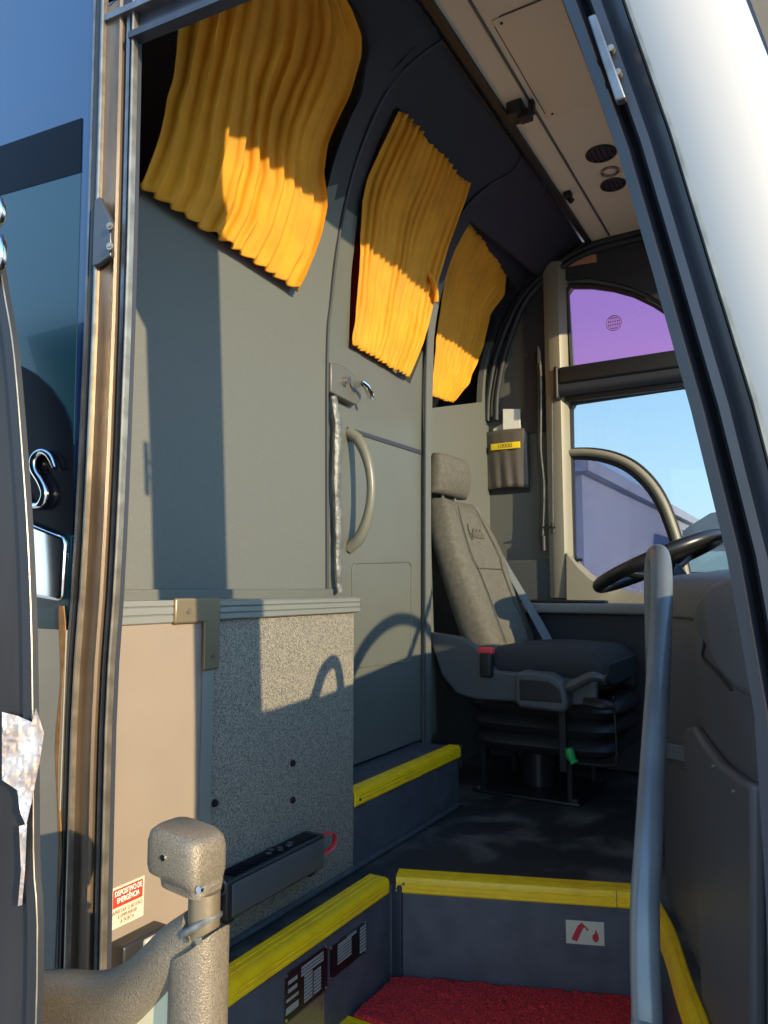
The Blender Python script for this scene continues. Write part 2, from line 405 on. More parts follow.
# ---- driver's side wall
def mapF(x, z, d): return (x, FAR + d, z)
def fxz(pts): return [(q.x, q.z) for q in (ony(u, v, FAR) for u, v in pts)]
pur = fxz([(568, 290), (572, 287), (590, 287), (612, 290), (634, 296), (655, 306), (670, 316)]); 
pl_, pt_ = pur[0][0], pur[0][1]
p_hole = fxz([(572, 368), (567, 292), (571, 286), (590, 286), (612, 289), (634, 295), (655, 305), (672, 316), (688, 330), (698, 349)])
m_hole = [(-.985, .735), (-.35, .735), (-.16, .82), (-.19, 1.2), (-.30, 1.63)] + fxz([(682, 387), (574, 403), (571, 408)])
fo = [(-1.45, -.02), (.30, -.02), (.30, .75), (-.02, 1.6), (-.22, topz), (-1.45, topz)]
farw = struct(finish('wall_driver', sheet(fo, [p_hole, m_hole], mapF, .05, .07), M['wall']), "driver's side wall with tinted windows", 'wall')
# dark arch lining above the windows
arch = fxz([(492, 440), (492, 330), (505, 285), (540, 246), (590, 231), (640, 224)]) + [(-.24, 2.40), (-.24, 2.1)] 
arch = [(-1.20, 1.52), (-1.20, 2.38), (-.24, 2.38), (-.30, 2.1)] + [(x, z + .03) for x, z in fxz([(688, 330), (672, 316), (655, 305), (634, 295), (612, 289), (590, 285)])] + [(-1.0, p_hole[2][1] + .03), (-1.0, 1.52)]
struct(finish('trim_window_arch', sheet(arch, [], lambda x, z, d: (x, FAR - .02 + d, z), .02, .06), M['dark']), 'dark lining arched over the purple window', 'trim')
# window pillar (the wall's lit upright) and cove mouldings
pil = []
for z in (.72, 1.0, 1.5, 2.0, 2.34):
    k = .06
    pil.append([(-1.10, FAR, z), (-1.085, FAR - k * .8, z), (-1.06, FAR - k, z), (-1.01, FAR - k * .95, z), (-.985, FAR - k * .5, z), (-.978, FAR, z)])
struct(finish('trim_window_pillar', loft(pil), M['ivory']), 'cream upright beside the side windows', 'trim')
for nm, off in (('trim_cove_outer', 0), ('trim_cove_inner', .045)):
    pts = [(-1.395 + off, FAR - .03, 1.60), (-1.385 + off, FAR - .03, 1.74), (-1.335 + off, FAR - .03, 1.95), (-1.22 + off * .8, FAR - .03, 2.18), (-1.07 + off * .6, FAR - .03, 2.31 - off * .5), (-.88, FAR - .03, 2.385 - off * .6), (-.62, FAR - .03, 2.40 - off * .6)]
    struct(finish(nm, tube(pts, .016, seg=10, smooth=6), M['soffit']))
# cab side panel below the windows
struct(finish('trim_side_panel', box((-1.39, FAR - .03, .705), (-.98, FAR, .90)), M['plastic'], bevel=.01), 'grey panel under the window pillar', 'trim')

# window_1: purple quarter light
w = sroot('window_1', 'purple tinted upper side window with arched top', 'window', (-.7, FAR, 1.8))
finish('pane', sheet([(x + (.006 if x < -.9 else -.0), z) for x, z in p_hole], [], lambda x, z, d: (x, FAR + .022 + d, z), .004, .12), M['gpurple'], w, smooth=False)
fr = [Vector((x, FAR - .004, z)) for x, z in p_hole]
finish('frame', tube(fr, .013, seg=8, closed=True), M['black'], w)
c0 = ony(614, 323, FAR + .02)
mk = bmesh.new()
add_tube(mk, [c0 + Vector((math.cos(t) * .036, 0, math.sin(t) * .036)) for t in [2 * math.pi * k / 28 for k in range(28)]], .0022, seg=6, closed=True)
add_tube(mk, [c0 + Vector((math.cos(t) * .029, 0, math.sin(t) * .029)) for t in [2 * math.pi * k / 28 for k in range(28)]], .0012, seg=6, closed=True)
for k in range(-3, 4):
    h = math.sqrt(max(0, .03 ** 2 - (k * .008) ** 2))
    add_box(mk, c0 + Vector((k * .008 - .0012, -.001, -h)), c0 + Vector((k * .008 + .0012, .001, h)))
    if k % 2: add_box(mk, c0 + Vector((-h, -.001, k * .008 - .001)), c0 + Vector((h, .001, k * .008 + .001)))
finish('printed_mark', mk, M['gmark'], w)

# window_2: main side window with its opening quarter pane
w = sroot('window_2', 'clear side window beside the driver', 'window', (-.6, FAR, .74))
finish('pane', sheet(m_hole, [], lambda x, z, d: (x, FAR + .03 + d, z), .004, .15), M['gclear'], w, smooth=False)
finish('frame', tube([Vector((x, FAR - .002, z)) for x, z in m_hole], .012, seg=8, closed=True), M['black'], w)
arc = [ony(u, v, FAR) for u, v in [(569, 453), (590, 453), (612, 457), (632, 466), (649, 481), (662, 500), (672, 524), (680, 550), (687, 580), (691, 600)]]
arcs = smoothpath(arc, 4)
finish('quarter_frame', tube([p + Vector((0, -.012, 0)) for p in arcs], .020, seg=10, flat=.9), M['ivory'], w)
finish('quarter_seal', tube([p + Vector((-.017, -.002, -.020)) for p in arcs], .012, seg=8), M['black'], w)
finish('quarter_edge', tube([p + Vector((.014, -.004, .016)) for p in arcs], .008, seg=8), M['black'], w)
qp = [(p.x - .01, p.z - .012) for p in arcs] + [(-.985, .74)]
qp = [(min(max(x, -.985), -.5), max(z, .74)) for x, z in qp]
finish('quarter_pane', sheet(qp, [], lambda x, z, d: (x, FAR + .012 + d, z), .004, .12), M['glav'], w, smooth=False)
lt = bmesh.new(); c = ony(577, 560, FAR - .01)
add_box(lt, c + Vector((-.025, -.012, -.006)), c + Vector((.02, .0, .006))); add_box(lt, c + Vector((-.004, -.02, -.025)), c + Vector((.004, -.008, .02))); add_disc(lt, c + Vector((.022, -.004, 0)), (0, -1, 0), .008, .014, 12)
finish('catch', lt, M['plasticblk'], w)
# corner sill, cream and curved, under the quarter pane
sl = []
for k in range(9):
    t = k / 8
    z = .745 + .20 * (1 - t) ** 3
    x = -1.0 + .40 * t
    sl.append([(x, FAR, .70), (x, FAR - .075, .70), (x, FAR - .06, z - .02 if z > .77 else .73), (x, FAR, z)])
struct(finish('trim_window_sill', loft(sl), M['ivory']), 'cream curved sill below the quarter window', 'trim')

# ---- bodywork round the entrance (entrance side of the bus)
JE = sorted([(ony(u, v, DOORY + .010).z, ony(u, v, DOORY + .010).x) for u, v in [(140, -60), (138, 50), (135, 190), (131, 340), (125, 500), (119, 610), (113, 690), (109, 850), (106, 1000)]])
def jx(z):                                            # inner edge of the rear door post, slightly curved
    if z <= JE[0][0]: return JE[0][1]
    for (za, xa), (zb2, xb2) in zip(JE, JE[1:]):
        if z <= zb2: return xa + (xb2 - xa) * (z - za) / (zb2 - za)
    (za, xa), (zb2, xb2) = JE[-2:]
    return xb2 + (xb2 - xa) / (zb2 - za) * (z - zb2)
tr = sroot('trim_1', 'bronze metal rear upright of the entrance door frame', 'door frame', (-.97, DOORY, -.5))
def jambpart(nm, prof_, m, z0=-.9, z1=1.86):
    return finish(nm, loft([[(jx(z) + a, DOORY + b, z) for a, b in prof_] for z in (z0, .05, .2, .3, .45, .55, .65, .75, .85, 1.0, 1.2, 1.4, 1.6, z1)]), m, tr, angle=25)
jambpart('inner_lip', [(0, .001), (0, .010), (-.005, .010), (-.005, .0), (-.002, -.001)], M['lip'])
jambpart('inner_groove', [(-.004, .011), (-.031, .012), (-.031, .03), (-.004, .022)], M['dark'])
jambpart('groove_rib', [(-.014, .004), (-.014, .013), (-.022, .013), (-.022, .004)], M['steel'])
jambpart('channel', [(-.030, .03), (-.030, .002), (-.033, -.002), (-.040, .001), (-.062, .001), (-.070, -.001), (-.070, .03)], M['jamb'])
jambpart('outer_lip', [(-.069, .02), (-.069, -.007), (-.071, -.009), (-.077, -.007), (-.077, .02)], M['lip'])
jambpart('seal', [(-.076, .02), (-.076, -.002), (-.086, -.006), (-.097, -.002), (-.097, .02)], M['black'])
jambpart('outer_edge', [(-.096, .02), (-.096, -.004), (-.101, -.004), (-.101, .02)], M['steel'])

h0, h1 = ony(133, 37, DOORY), ony(223, 0, DOORY)
hs = (h1.z - h0.z) / (h1.x - h0.x)
hz = lambda x: h0.z + hs * (x - h0.x)
tr2 = sroot('trim_2', 'dark metal header over the entrance door', 'door frame', (-.6, DOORY, 1.7))
for nm, prof_, m in (('lower_lip', [(-.004, -.002), (.016, -.002), (.016, .010), (-.004, .010)], M['pillar']),
                     ('rail', [(.008, .011), (.03, .011), (.03, .050), (.012, .050)], M['pillar']),
                     ('upper_lip', [(-.006, .048), (.06, .048), (.06, .060), (-.006, .060)], M['steel']),
                     ('seal', [(.002, .060), (.06, .060), (.06, .085), (.002, .085)], M['black'])):
    finish(nm, loft([[(x, DOORY + a, hz(x) + b) for a, b in prof_] for x in ({'lower_lip': -.972, 'rail': -1.0, 'upper_lip': -1.04, 'seal': -1.06}[nm], -.9, -.5, -.20)]), m, tr2, angle=25)

# body side behind the door
BY = DOORY
def bodypoly(pts, name, m, off=0.0, label=None, thick=.03):
    return struct(finish(name, sheet(pts, [], lambda x, z, d: (x, BY - off + d, z), thick, .2), m), label, 'bus body')
bodypoly([(-2.8, -.9), (jx(0) - .095, -.9), (jx(.3) - .095, .3), (jx(.8) - .095, .8), (jx(1.3) - .095, 1.3), (jx(1.78) - .095, 1.78), (-1.0, 1.80), (-1.0, 2.6), (-2.8, 2.6)], 'wall_entrance', M['blue'], 0, 'dark blue glossy body side behind the entrance door', .06)
zb = lambda u, v: ony(u, v, BY).z
xb = lambda u, v: ony(u, v, BY).x
q = [ony(u, v, BY) for u, v in [(0, 196), (84, 172), (84, 118), (0, 147)]]
slope = lambda a, b, x: a.z + (b.z - a.z) / (b.x - a.x) * (x - a.x)
bodypoly([(-2.6, slope(q[0], q[1], -2.6)), (-1.085, slope(q[0], q[1], -1.085)), (-1.088, slope(q[3], q[2], -1.088)), (-2.6, slope(q[3], q[2], -2.6))], 'trim_belt', M['blackgloss'], .002, 'black belt line across the blue body side', .004)
bodypoly([(-2.6, .62), (-1.064, .62), (-1.085, slope(q[0], q[1], -1.085)), (-2.6, slope(q[0], q[1], -2.6))], 'trim_side_glass', M['teal'], .001, 'dark teal lower body glass', .004)
aw = [(q.x, q.z) for q in (ony(u, v, BY) for u, v in [(-60, 352), (0, 358), (18, 364), (36, 374), (52, 389), (64, 406), (71, 422), (74, 440), (74, 535), (-60, 500)])]
bodypoly(aw, 'trim_emblem_ground', M['blackgloss'], .004, 'glossy black round ground behind the chrome letter', .004)
bodypoly([(-2.6, -.9), (jx(.1) - .10, -.9), (jx(.3) - .10, .3), (jx(.69) - .103, .69), (jx(.69) - .103, .70), (-2.6, .70)], 'wall_entrance_lower', M['grey'], .006, 'grey lower body panel', .01)
# upper body above the door and front corner
struct(finish('wall_entrance_upper', prism([(-1.05, BY, hz(-1.05) + .085), (-.28, BY, hz(-.28) + .085), (-.36, BY, 2.5), (-1.05, BY, 2.5)], (0, .08, 0)), M['blue'], smooth=False), 'body side over the entrance', 'bus body')

# ---- front pillar: black door seal, white cover, windscreen edge
PL = [(533, -70), (558, 0), (600, 100), (634, 220), (669, 340), (703, 470), (731, 590), (748, 680), (759, 840), (767, 1010), (771, 1150)]
PR = [(605, -70), (628, 0), (668, 110), (704, 230), (743, 350), (777, 470), (806, 590), (826, 690), (842, 850), (852, 1010), (858, 1150)]
pls = [ony(u, v, DOORY) for u, v in PL]; prs = [ony(u, v, DOORY) for u, v in PR]
def interp(pts, z):
    pts = sorted(pts, key=lambda p: p.z)
    if z <= pts[0].z: return pts[0].x
    for a, b in zip(pts, pts[1:]):
        if z <= b.z: return a.x + (b.x - a.x) * (z - a.z) / (b.z - a.z)
    a, b = pts[-2], pts[-1]
    return a.x + (b.x - a.x) * (z - a.z) / (b.z - a.z)
zs = [-.9, -.3, .0, .2, .35, .5, .65, .8, .95, 1.1, 1.25, 1.4, 1.55, 1.7, 1.95, 2.2, 2.45]
tr3 = sroot('trim_3', 'slanted black front pillar of the entrance with ribbed seal', 'door frame', (-.1, DOORY, -.5))
def pillarpart(nm, prof_, m, parent, angle=30):
    rings = []
    for z in zs:
        a, b = interp(pls, z), interp(prs, z); wd = b - a
        rings.append([(a + s * wd + e, DOORY + y, z) for s, e, y in prof_])
    return finish(nm, loft(rings), m, parent, angle=angle)
pillarpart('inner_seal', [(0, 0, .06), (0, .004, .012), (.05, 0, .0), (.22, 0, -.004), (.30, 0, .006), (.30, 0, .10), (0, 0.005, .10)], M['pillar'], tr3)
pillarpart('groove', [(.29, 0, .012), (.36, 0, .020), (.42, 0, .012), (.42, 0, .09), (.29, 0, .09)], M['black'], tr3)
pillarpart('outer_rib', [(.41, 0, .004), (.46, 0, -.006), (.60, 0, -.006), (.68, 0, .006), (.74, 0, .004), (.90, 0, -.002), (.93, 0, .01), (.93, 0, .09), (.41, 0, .09)], M['pillar'], tr3)
pillarpart('gold_edge', [(.92, 0, -.004), (.95, 0, -.012), (1.0, 0, -.012), (1.0, 0, .05), (.92, 0, .05)], M['lip'], tr3)
struct(pillarpart('cover', [(1.0, -.001, .0), (1.0, .0, -.010), (1.0, .02, -.014), (1.0, .05, -.010), (1.0, .078, .004), (1.0, .10, .026), (1.0, .112, .055), (1.0, .112, .12), (1.0, .02, .12), (1.0, -.001, .09)], M['white'], None, 60), 'white outer cover of the windscreen pillar', 'bus body').name = 'trim_pillar_cover'
# windscreen with black border, both pillars, header
def wx(z): return interp(prs, z) + .13
wz = [.84, 1.1, 1.4, 1.7, 2.0, 2.25, 2.40]
def wsheet(y0, y1, inset, t):
    return loft([[(wx(z) + inset, y0, z), (wx(z) + inset + t, y0, z), (wx(z) + inset + t, y1, z), (wx(z) + inset, y1, z)] for z in wz])
w = sroot('window_3', 'windscreen with a dark border', 'window', (.1, 2.1, .84))
finish('pane', wsheet(.93, 3.42, -.02, .006), M['gwind'], w)
fb = bmesh.new()
add_loft(fb, [[(wx(z) - .025, .90, z), (wx(z) - .008, .90, z), (wx(z) - .008, .985, z), (wx(z) - .025, .985, z)] for z in [-.2] + wz])
finish('border', fb, M['pillar'], w)
struct(finish('trim_pillar_far', loft([[(wx(z) - .16, FAR - .03, z), (wx(z), FAR - .03, z), (wx(z), FAR + .08, z), (wx(z) - .16, FAR + .08, z)] for z in (.6, 1.2, 1.8, 2.45)]), M['plastic']), 'far windscreen pillar', 'trim')
xh = wx(2.36)
struct(finish('trim_header', box((xh - .12, .86, 2.20), (xh + .04, 3.48, 2.50)), M['dark'], bevel=.02), 'header over the windscreen', 'trim')
struct(finish('wall_front', box((.22, .86, -.9), (.30, 3.5, .875)), M['white'], smooth=False), 'front of the bus below the windscreen', 'bus body')
struct(finish('wall_side_low', box((.08, .87, -.9), (.30, .93, .875)), M['white'], smooth=False), 'bus body corner below the windscreen', 'bus body')

# ================================================================== THINGS
# ---- step edges
def nosing(name, label, a, b, inward, h=.042, dpt=.055, ribs=3, path=None):
    t = thing(name, label, 'step edge', Vector(a))
    pts = path or [Vector(a), Vector(b)]
    rings = []
    for i, p in enumerate(pts):
        d = (pts[min(i + 1, len(pts) - 1)] - pts[max(i - 1, 0)]).normalized()
        n = Vector((-d.y, d.x, 0)) * inward              # towards the tread
        P = [(-.004, -h), (-.007, -h + .004), (-.007, -h * .72), (-.0055, -h * .68), (-.007, -h * .64), (-.007, -h * .42), (-.0055, -h * .38), (-.007, -h * .34), (-.007, -.004), (-.004, .003), (.004, .006),
             (dpt * .3, .006), (dpt * .34, .0045), (dpt * .38, .006), (dpt * .6, .006), (dpt * .64, .0045), (dpt * .68, .006), (dpt - .004, .006), (dpt, .002), (dpt, .0005), (.0, .0005), (-.0005, -h)]
        rings.append([p + n * x + Vector((0, 0, z)) for x, z in P])
    finish('ribbed_strip', loft(rings), M['yellow'], t, angle=25)
    return t
n1 = nosing('step_edge', 'short yellow ribbed edge on the raised step below the passenger door', (-1.135, 1.78, .203), (-1.135, 2.472, .203), 1, .036, .04)
finish('screw', disc((-1.1275, 1.80, .183), (1, 0, 0), .004, .002, 10), M['plate'], n1)
finish('end_cap', rbox((-1.15, 2.474, .13), (-1.125, 2.482, .21), .002), M['black'], n1)
nosing('step_edge', 'long yellow ribbed edge above the black data plates', (-1.0, .93, 0.018), (-1.0, 1.728, 0.018), 1, .033, .055)
f0, f1 = Vector((-.985, 1.751, .019)), Vector((-.425, 1.963, .019))
n3 = nosing('step_edge', 'yellow ribbed edge of the cabin floor above the fire extinguisher sign', f0, f1, 1, .036, .05)
d = (f1 - f0).normalized(); nn = Vector((d.y, -d.x, 0))
finish('joint_seam', prism([f1 - d * .05 + nn * .0072 + Vector((0, 0, z)) for z in (-.035, .006)] + [f1 - d * .048 + nn * .0072 + Vector((0, 0, z)) for z in (.006, -.035)], nn * .0008), M['ink'], n3)
finish('screw', disc(f0 + d * .02 + nn * .007 + Vector((0, 0, -.012)), nn, .004, .002, 10), M['steel'], n3)
cpth = [p.copy() for p in smoothpath([Vector((x, y, 0)) for x, y in RIGHTEDGE], 4)]
nosing('step_edge', 'curved yellow ribbed edge running down beside the grey handrail', RIGHTEDGE[0] + (0,), (0, 0, 0), 1, .06, .022, path=cpth)
nosing('step_edge', 'small yellow edge under the front corner of the red mat', (-1.0, 1.505, -.232), (-.16, 1.505, -.232), 1, .04, .045)

# ---- red mat
def mat_h(x, y): return -.232 + .014 + .006 * noise.noise(Vector((x * 160, y * 160, 0))) + .004 * noise.noise(Vector((x * 60, y * 60, 3)))
mo = [(-.985, 1.55), (-.985, 1.735), (-.96, 1.752), (-.452, 1.945), (-.415, 1.95), (-.36, 1.84), (-.30, 1.64), (-.275, 1.55)]
mt = finish('entrance_mat', sheet(mo, [], lambda x, y, d: (x, y, mat_h(x, y) if d == 0 else -.2335), 1, .012), M['red'])
tag(mt, 'red loop-pile mat lying on the entrance step', 'mat')

# ---- curtains
def edgeat(pl, t):
    L = [0]
    for a, b in zip(pl, pl[1:]): L.append(L[-1] + math.dist(a, b))
    s = t * L[-1]
    for i in range(len(pl) - 1):
        if s <= L[i + 1] or i == len(pl) - 2:
            k = (s - L[i]) / max(1e-6, L[i + 1] - L[i])
            return (pl[i][0] + (pl[i + 1][0] - pl[i][0]) * k, pl[i][1] + (pl[i + 1][1] - pl[i][1]) * k)
def curtain(label, left, right, P, off, n, amp, seed, tie=None):
    rows, cols = 44, n * 12
    rnd = random.Random(seed); ph = [rnd.uniform(-.25, .25) for _ in range(n + 2)]; am = [rnd.uniform(.7, 1.2) for _ in range(n + 2)]
    t = thing('curtain', label, 'curtain', onp(*left[-1], P, off))
    lw = [onp(*edgeat(left, i / rows), P, off) for i in range(rows + 1)]
    rw = [onp(*edgeat(right, i / rows), P, off) for i in range(rows + 1)]
    g = []
    for i in range(rows + 1):
        r = i / rows; row = []
        for j in range(cols + 1):
            u = j / cols
            p = lw[i].lerp(rw[i], u)
            k = u * n; kk = int(min(k, n - 1)); f = k - kk
            a = am[kk] * (1 - f) + am[kk + 1] * f; s = ph[kk] * (1 - f) + ph[kk + 1] * f
            q_ = (k + s * .6 + .05 * math.sin(5 * r + kk)) % 1.0
            wv = (q_ / .78 if q_ < .78 else (1 - q_) / .22) ** 1.2
            wob = .010 * noise.noise(Vector((u * 4, r * 5, seed)))  + .006 * noise.noise(Vector((u * 10, r * 14, seed + 9))) * r
            A = amp * a * (1 - .62 * r) * (1 + .3 * math.sin(r * 3 + kk))
            dx = A * wv + wob
            if tie is not None: dx += .0
            x = P(p.z) + off + dx
            row.append(Vector((x, p.y + .25 * A * math.sin(2 * math.pi * k), p.z + (.006 * math.sin(2 * math.pi * k) if i in (0,) else 0) + (.004 * wv if i == rows else 0))))
        g.append(row)
    bm = bmesh.new(); vs = [[bm.verts.new(p) for p in row] for row in g]
    for i in range(rows):
        for j in range(cols): bm.faces.new((vs[i][j], vs[i][j + 1], vs[i + 1][j + 1], vs[i + 1][j]))
    o = finish('pleated_cloth', bm, M['curtain'], t, angle=70)
    so = o.modifiers.new('cloth', 'SOLIDIFY'); so.thickness = .0025; so.offset = 0
    # hem
    hb = bmesh.new(); add_tube(hb, [g[rows][j] + Vector((.001, 0, .002)) for j in range(0, cols + 1, 2)], .0035, seg=6)
    finish('hem', hb, M['curtain'], t)
    # rail
    rb = bmesh.new(); add_tube(rb, [Vector((P(p.z) + off * .3 - .004, p.y, p.z + .006)) for p in (lw[0] + (lw[0] - rw[0]) * .01, lw[0].lerp(rw[0], .5), rw[0] + (rw[0] - lw[0]) * .02)], .007, seg=8)
    finish('curtain_rail', rb, M['black'], t)
    return t, g
c1, g1 = curtain('largest golden pleated curtain, over the wide bulkhead window nearest the entrance',
        [(196, -100), (181, -20), (177, 30), (170, 83), (158, 130), (149, 160), (138, 187)],
        [(334, -1), (346, 18), (357, 42), (358, 62), (350, 95), (334, 125), (324, 150), (320, 178), (324, 215), (312, 262), (297, 292)], PW, .022, 12, .045, 3)
c2, g2 = curtain('middle golden pleated curtain, hung in the window of the passenger door',
        [(398, 111), (381, 147), (368, 180), (362, 203), (360, 240), (356, 300), (352, 345)],
        [(465, 185), (458, 210), (446, 245), (436, 275), (431, 300), (425, 330), (416, 355), (407, 378)], PD, .018, 14, .026, 7)
tp = onp(433, 288, PD, .04)
finish('tie_back', tube([tp + Vector((0, -.05, .05)), tp + Vector((.01, -.01, .01)), tp + Vector((.008, .012, -.02)), tp + Vector((.002, .02, -.05))], [.006, .013, .009, .012], seg=8, smooth=4), M['curtain'], c2)
c3, g3 = curtain('farthest golden pleated curtain, over the small window behind the driver seat',
        [(468, 224), (450, 256), (441, 300), (435, 350), (431, 396)],
        [(505, 275), (503, 296), (489, 315), (484, 345), (468, 385), (452, 403)], PB, .016, 11, .018, 11)
lb = yzp([(350, 348), (356, 250), (364, 215), (372, 215), (366, 260), (360, 350)], PD, -.035)
struct(finish('trim_red_lining', sheet(lb, [], lambda y, z, d: (PD(z) - .035 - d, y, z), .01, .06), M['redcloth']), 'red lining showing beside the middle curtain', 'trim')

# ---- fittings of the passenger door (parts of the door)
def dpoly(pts, x): return [onx(u, v, x) for u, v in pts]
XD = -1.285
finish('groove', prism(dpoly([(347, 427), (429, 453), (429, 457), (347, 431)], XD + .001), (.003, 0, 0)), M['dark'], door)
gp = dpoly([(354, 563), (352, 568), (352, 668), (408, 661), (411, 655), (411, 566), (409, 562)], XD)
gb = bmesh.new(); add_tube(gb, [p + Vector((.001, 0, 0)) for p in gp], .0035, seg=8, closed=True)
finish('embossed_panel', gb, M['door'], door)
lk = finish('lock_plate', prism(dpoly([(331, 362), (343, 365), (356, 376), (362, 388), (361, 400), (356, 405), (331, 392)], XD + .03), (-.03, 0, 0)), mat('lock_plate_metal', (.13, .125, .11), .38, .3), door, bevel=.004)
c = onx(343, 381, XD + .03); finish('turn_knob', add_disc(disc(c, (1, 0, 0), .014, .02, 16, .011), c + Vector((.02, 0, 0)), (1, 0, 0), .011, .004, 16), M['chrome'], lk)
c = onx(353, 385, XD + .035)
lv = bmesh.new(); add_disc(lv, c, (1, 0, 0), .010, .035, 12); add_tube(lv, [c + Vector((.034, -.006, .004)), c + Vector((.036, .02, -.004)), c + Vector((.036, .045, -.022)), c + Vector((.034, .055, -.036))], [.010, .012, .013, .009], seg=10, flat=.6, smooth=3)
finish('lever', lv, M['chrome'], lk)
ht, hb = onx(347, 432, XD), onx(347, 548, XD)
hp = []
for k in range(17):
    t = k / 16; z = ht.z + (hb.z - ht.z) * t
    hp.append(Vector((XD - .002 + .085 * math.sin(math.pi * t) ** .55, ht.y + (hb.y - ht.y) * t + .012, z)))
finish('grab_handle', tube(hp, [.020 - .006 * math.sin(math.pi * k / 16) for k in range(17)], seg=12), mat('cream_grey_handle', (.16, .155, .125), .35), door)
# tape-wrapped weatherstrip
wsp = [onp(u, v, PW, .006) for u, v in [(333, 396), (337, 430), (336, 480), (338, 530), (338, 575), (339, 592)]]
ws = finish('weatherstrip', tube(wsp, [.014, .018, .016, .017, .014, .012], seg=10, smooth=6, flat=.8), M['foil'])
for v in ws.data.vertices:
    v.co += Vector((noise.noise(v.co * 60), noise.noise(v.co * 55 + Vector((5, 5, 5))), 0)) * .004
tag(ws, 'torn grey tape-wrapped sealing strip hanging beside the door handle', 'sealing strip')

# ---- ledge trim and beige cover
XB = -1.100
lt = finish('ledge_trim', loft([[(-1.262, y, .699), (-1.262, y, .742), (-1.128, y, .742), (-1.120, y, .738), (-1.120, y, .730), (-1.124, y, .728), (-1.120, y, .726), (-1.120, y, .716), (-1.124, y, .714), (-1.120, y, .712), (-1.120, y, .702), (-1.126, y, .699)] for y in (.93, 1.785)]), M['alu'], angle=25)
tag(lt, 'ribbed aluminium ledge strip along the top of the speckled panel', 'trim strip')
finish('end_screw', disc((-1.128, 1.785, .722), (0, 1, 0), .008, .006, 12), M['plastic'], lt)
yb = 1.150
bc = thing('cover_panel', 'beige sunlit cover panel inside the entrance, beside the bronze door post', 'panel', (XB, 1.0, .12))
finish('panel_board', box((-1.134, .885, .10), (XB, yb, .70)), M['beige'], bc, bevel=.003)
finish('top_strip', loft([[(-1.118, y, .699), (-1.118, y, .744), (XB + .006, y, .744), (XB + .006, y, .734), (XB + .003, y, .732), (XB + .006, y, .730), (XB + .006, y, .718), (XB + .003, y, .716), (XB + .006, y, .714), (XB + .006, y, .702), (XB, y, .699)] for y in (.90, 1.06)]), M['alu'], bc, angle=25)
finish('edge_strip', loft([[(-1.134, yb, z), (XB + .004, yb - .008, z), (XB + .006, yb + .008, z), (XB + .006, yb + .022, z), (XB - .004, yb + .032, z), (-1.134, yb + .032, z)] for z in (.10, .62)]), M['alu'], bc, angle=25)
cf = prism([(XB + .002, 1.055, .698), (XB + .002, 1.055, .748), (XB + .002, yb + .034, .748), (XB + .002, yb + .034, .60), (XB + .002, yb - .012, .60), (XB + .002, yb - .012, .698)], (.010, 0, 0))
cfo = finish('corner_fitting', cf, M['brass'], bc, bevel=.004)
for yy, z in ((1.09, .722), (yb + .012, .63)): finish('screw', disc((XB + .011, yy, z), (1, 0, 0), .006, .003, 12), M['lip'], cfo)

# emergency sticker and device on the beige cover
sp = dpoly([(111, 887), (144, 875), (144, 915), (111, 930)], XB)
y0, y1 = sp[0].y, sp[1].y; zt, zb_ = max(sp[0].z, sp[1].z) - .004, (sp[2].z + sp[3].z) / 2
st = thing('emergency_sticker', 'red and cream emergency door instruction sticker on the beige panel', 'sticker', (XB, y0, zb_))
finish('backing', box((XB, y0, zb_), (XB + .0015, y1, zt)), M['stickw'], st, smooth=False)
hh = zt - zb_
finish('red_field', box((XB + .001, y0 + .004, zt - hh * .50), (XB + .002, y1 - .004, zt - .004)), M['stickr'], st, smooth=False)
ym = (y0 + y1) / 2; ww = (y1 - y0)
text('lettering', 'DISPOSITIVO DE\nEMERGÊNCIA', hh * .19, (XB + .0024, ym, zt - hh * .26), TX, M['inkwhite'], st, .0004, sx=min(1, ww / (hh * .19 * 8.9)))
text('lettering', 'APERTAR O BOTÃO\nE EMPURRAR\nA PORTA', hh * .135, (XB + .0018, ym, zb_ + hh * .25), TX, M['ink'], st, .0004, sx=min(1, ww / (hh * .135 * 10.0)))
ep = onx(132, 944, XB)
em = thing('emergency_wall_lamp', 'small black emergency release lamp with clear and amber lens under the sticker', 'lamp', (XB, ep.y, ep.z - .03))
finish('housing', rbox((XB - .004, ep.y - .05, ep.z - .035), (XB + .035, ep.y + .055, ep.z + .022), .006), M['plasticblk'], em)
finish('clear_lens', rbox((XB + .030, ep.y - .006, ep.z - .004), (XB + .043, ep.y + .052, ep.z + .017), .004), M['lens'], em)
finish('amber_lens', rbox((XB + .030, ep.y - .006, ep.z - .032), (XB + .041, ep.y + .052, ep.z - .006), .004), M['amber'], em)
# screw heads on the speckled panel
for uv, lb in (((292, 763), 'upper black bolt head on the speckled panel'), ((292, 800), 'lower black bolt head on the speckled panel'), ((214, 803), 'black bolt head on the speckled panel beside the beige edge strip')):
    c = onx(*uv, -1.135); bm = disc(c - Vector((.006, 0, 0)), (1, 0, 0), .008, .010, 14); add_disc(bm, c + Vector((.004, 0, 0)), (1, 0, 0), .005, .005, 6)
    tag(finish('bolt', bm, M['black']), lb, 'bolt', 'bolts in the speckled panel')

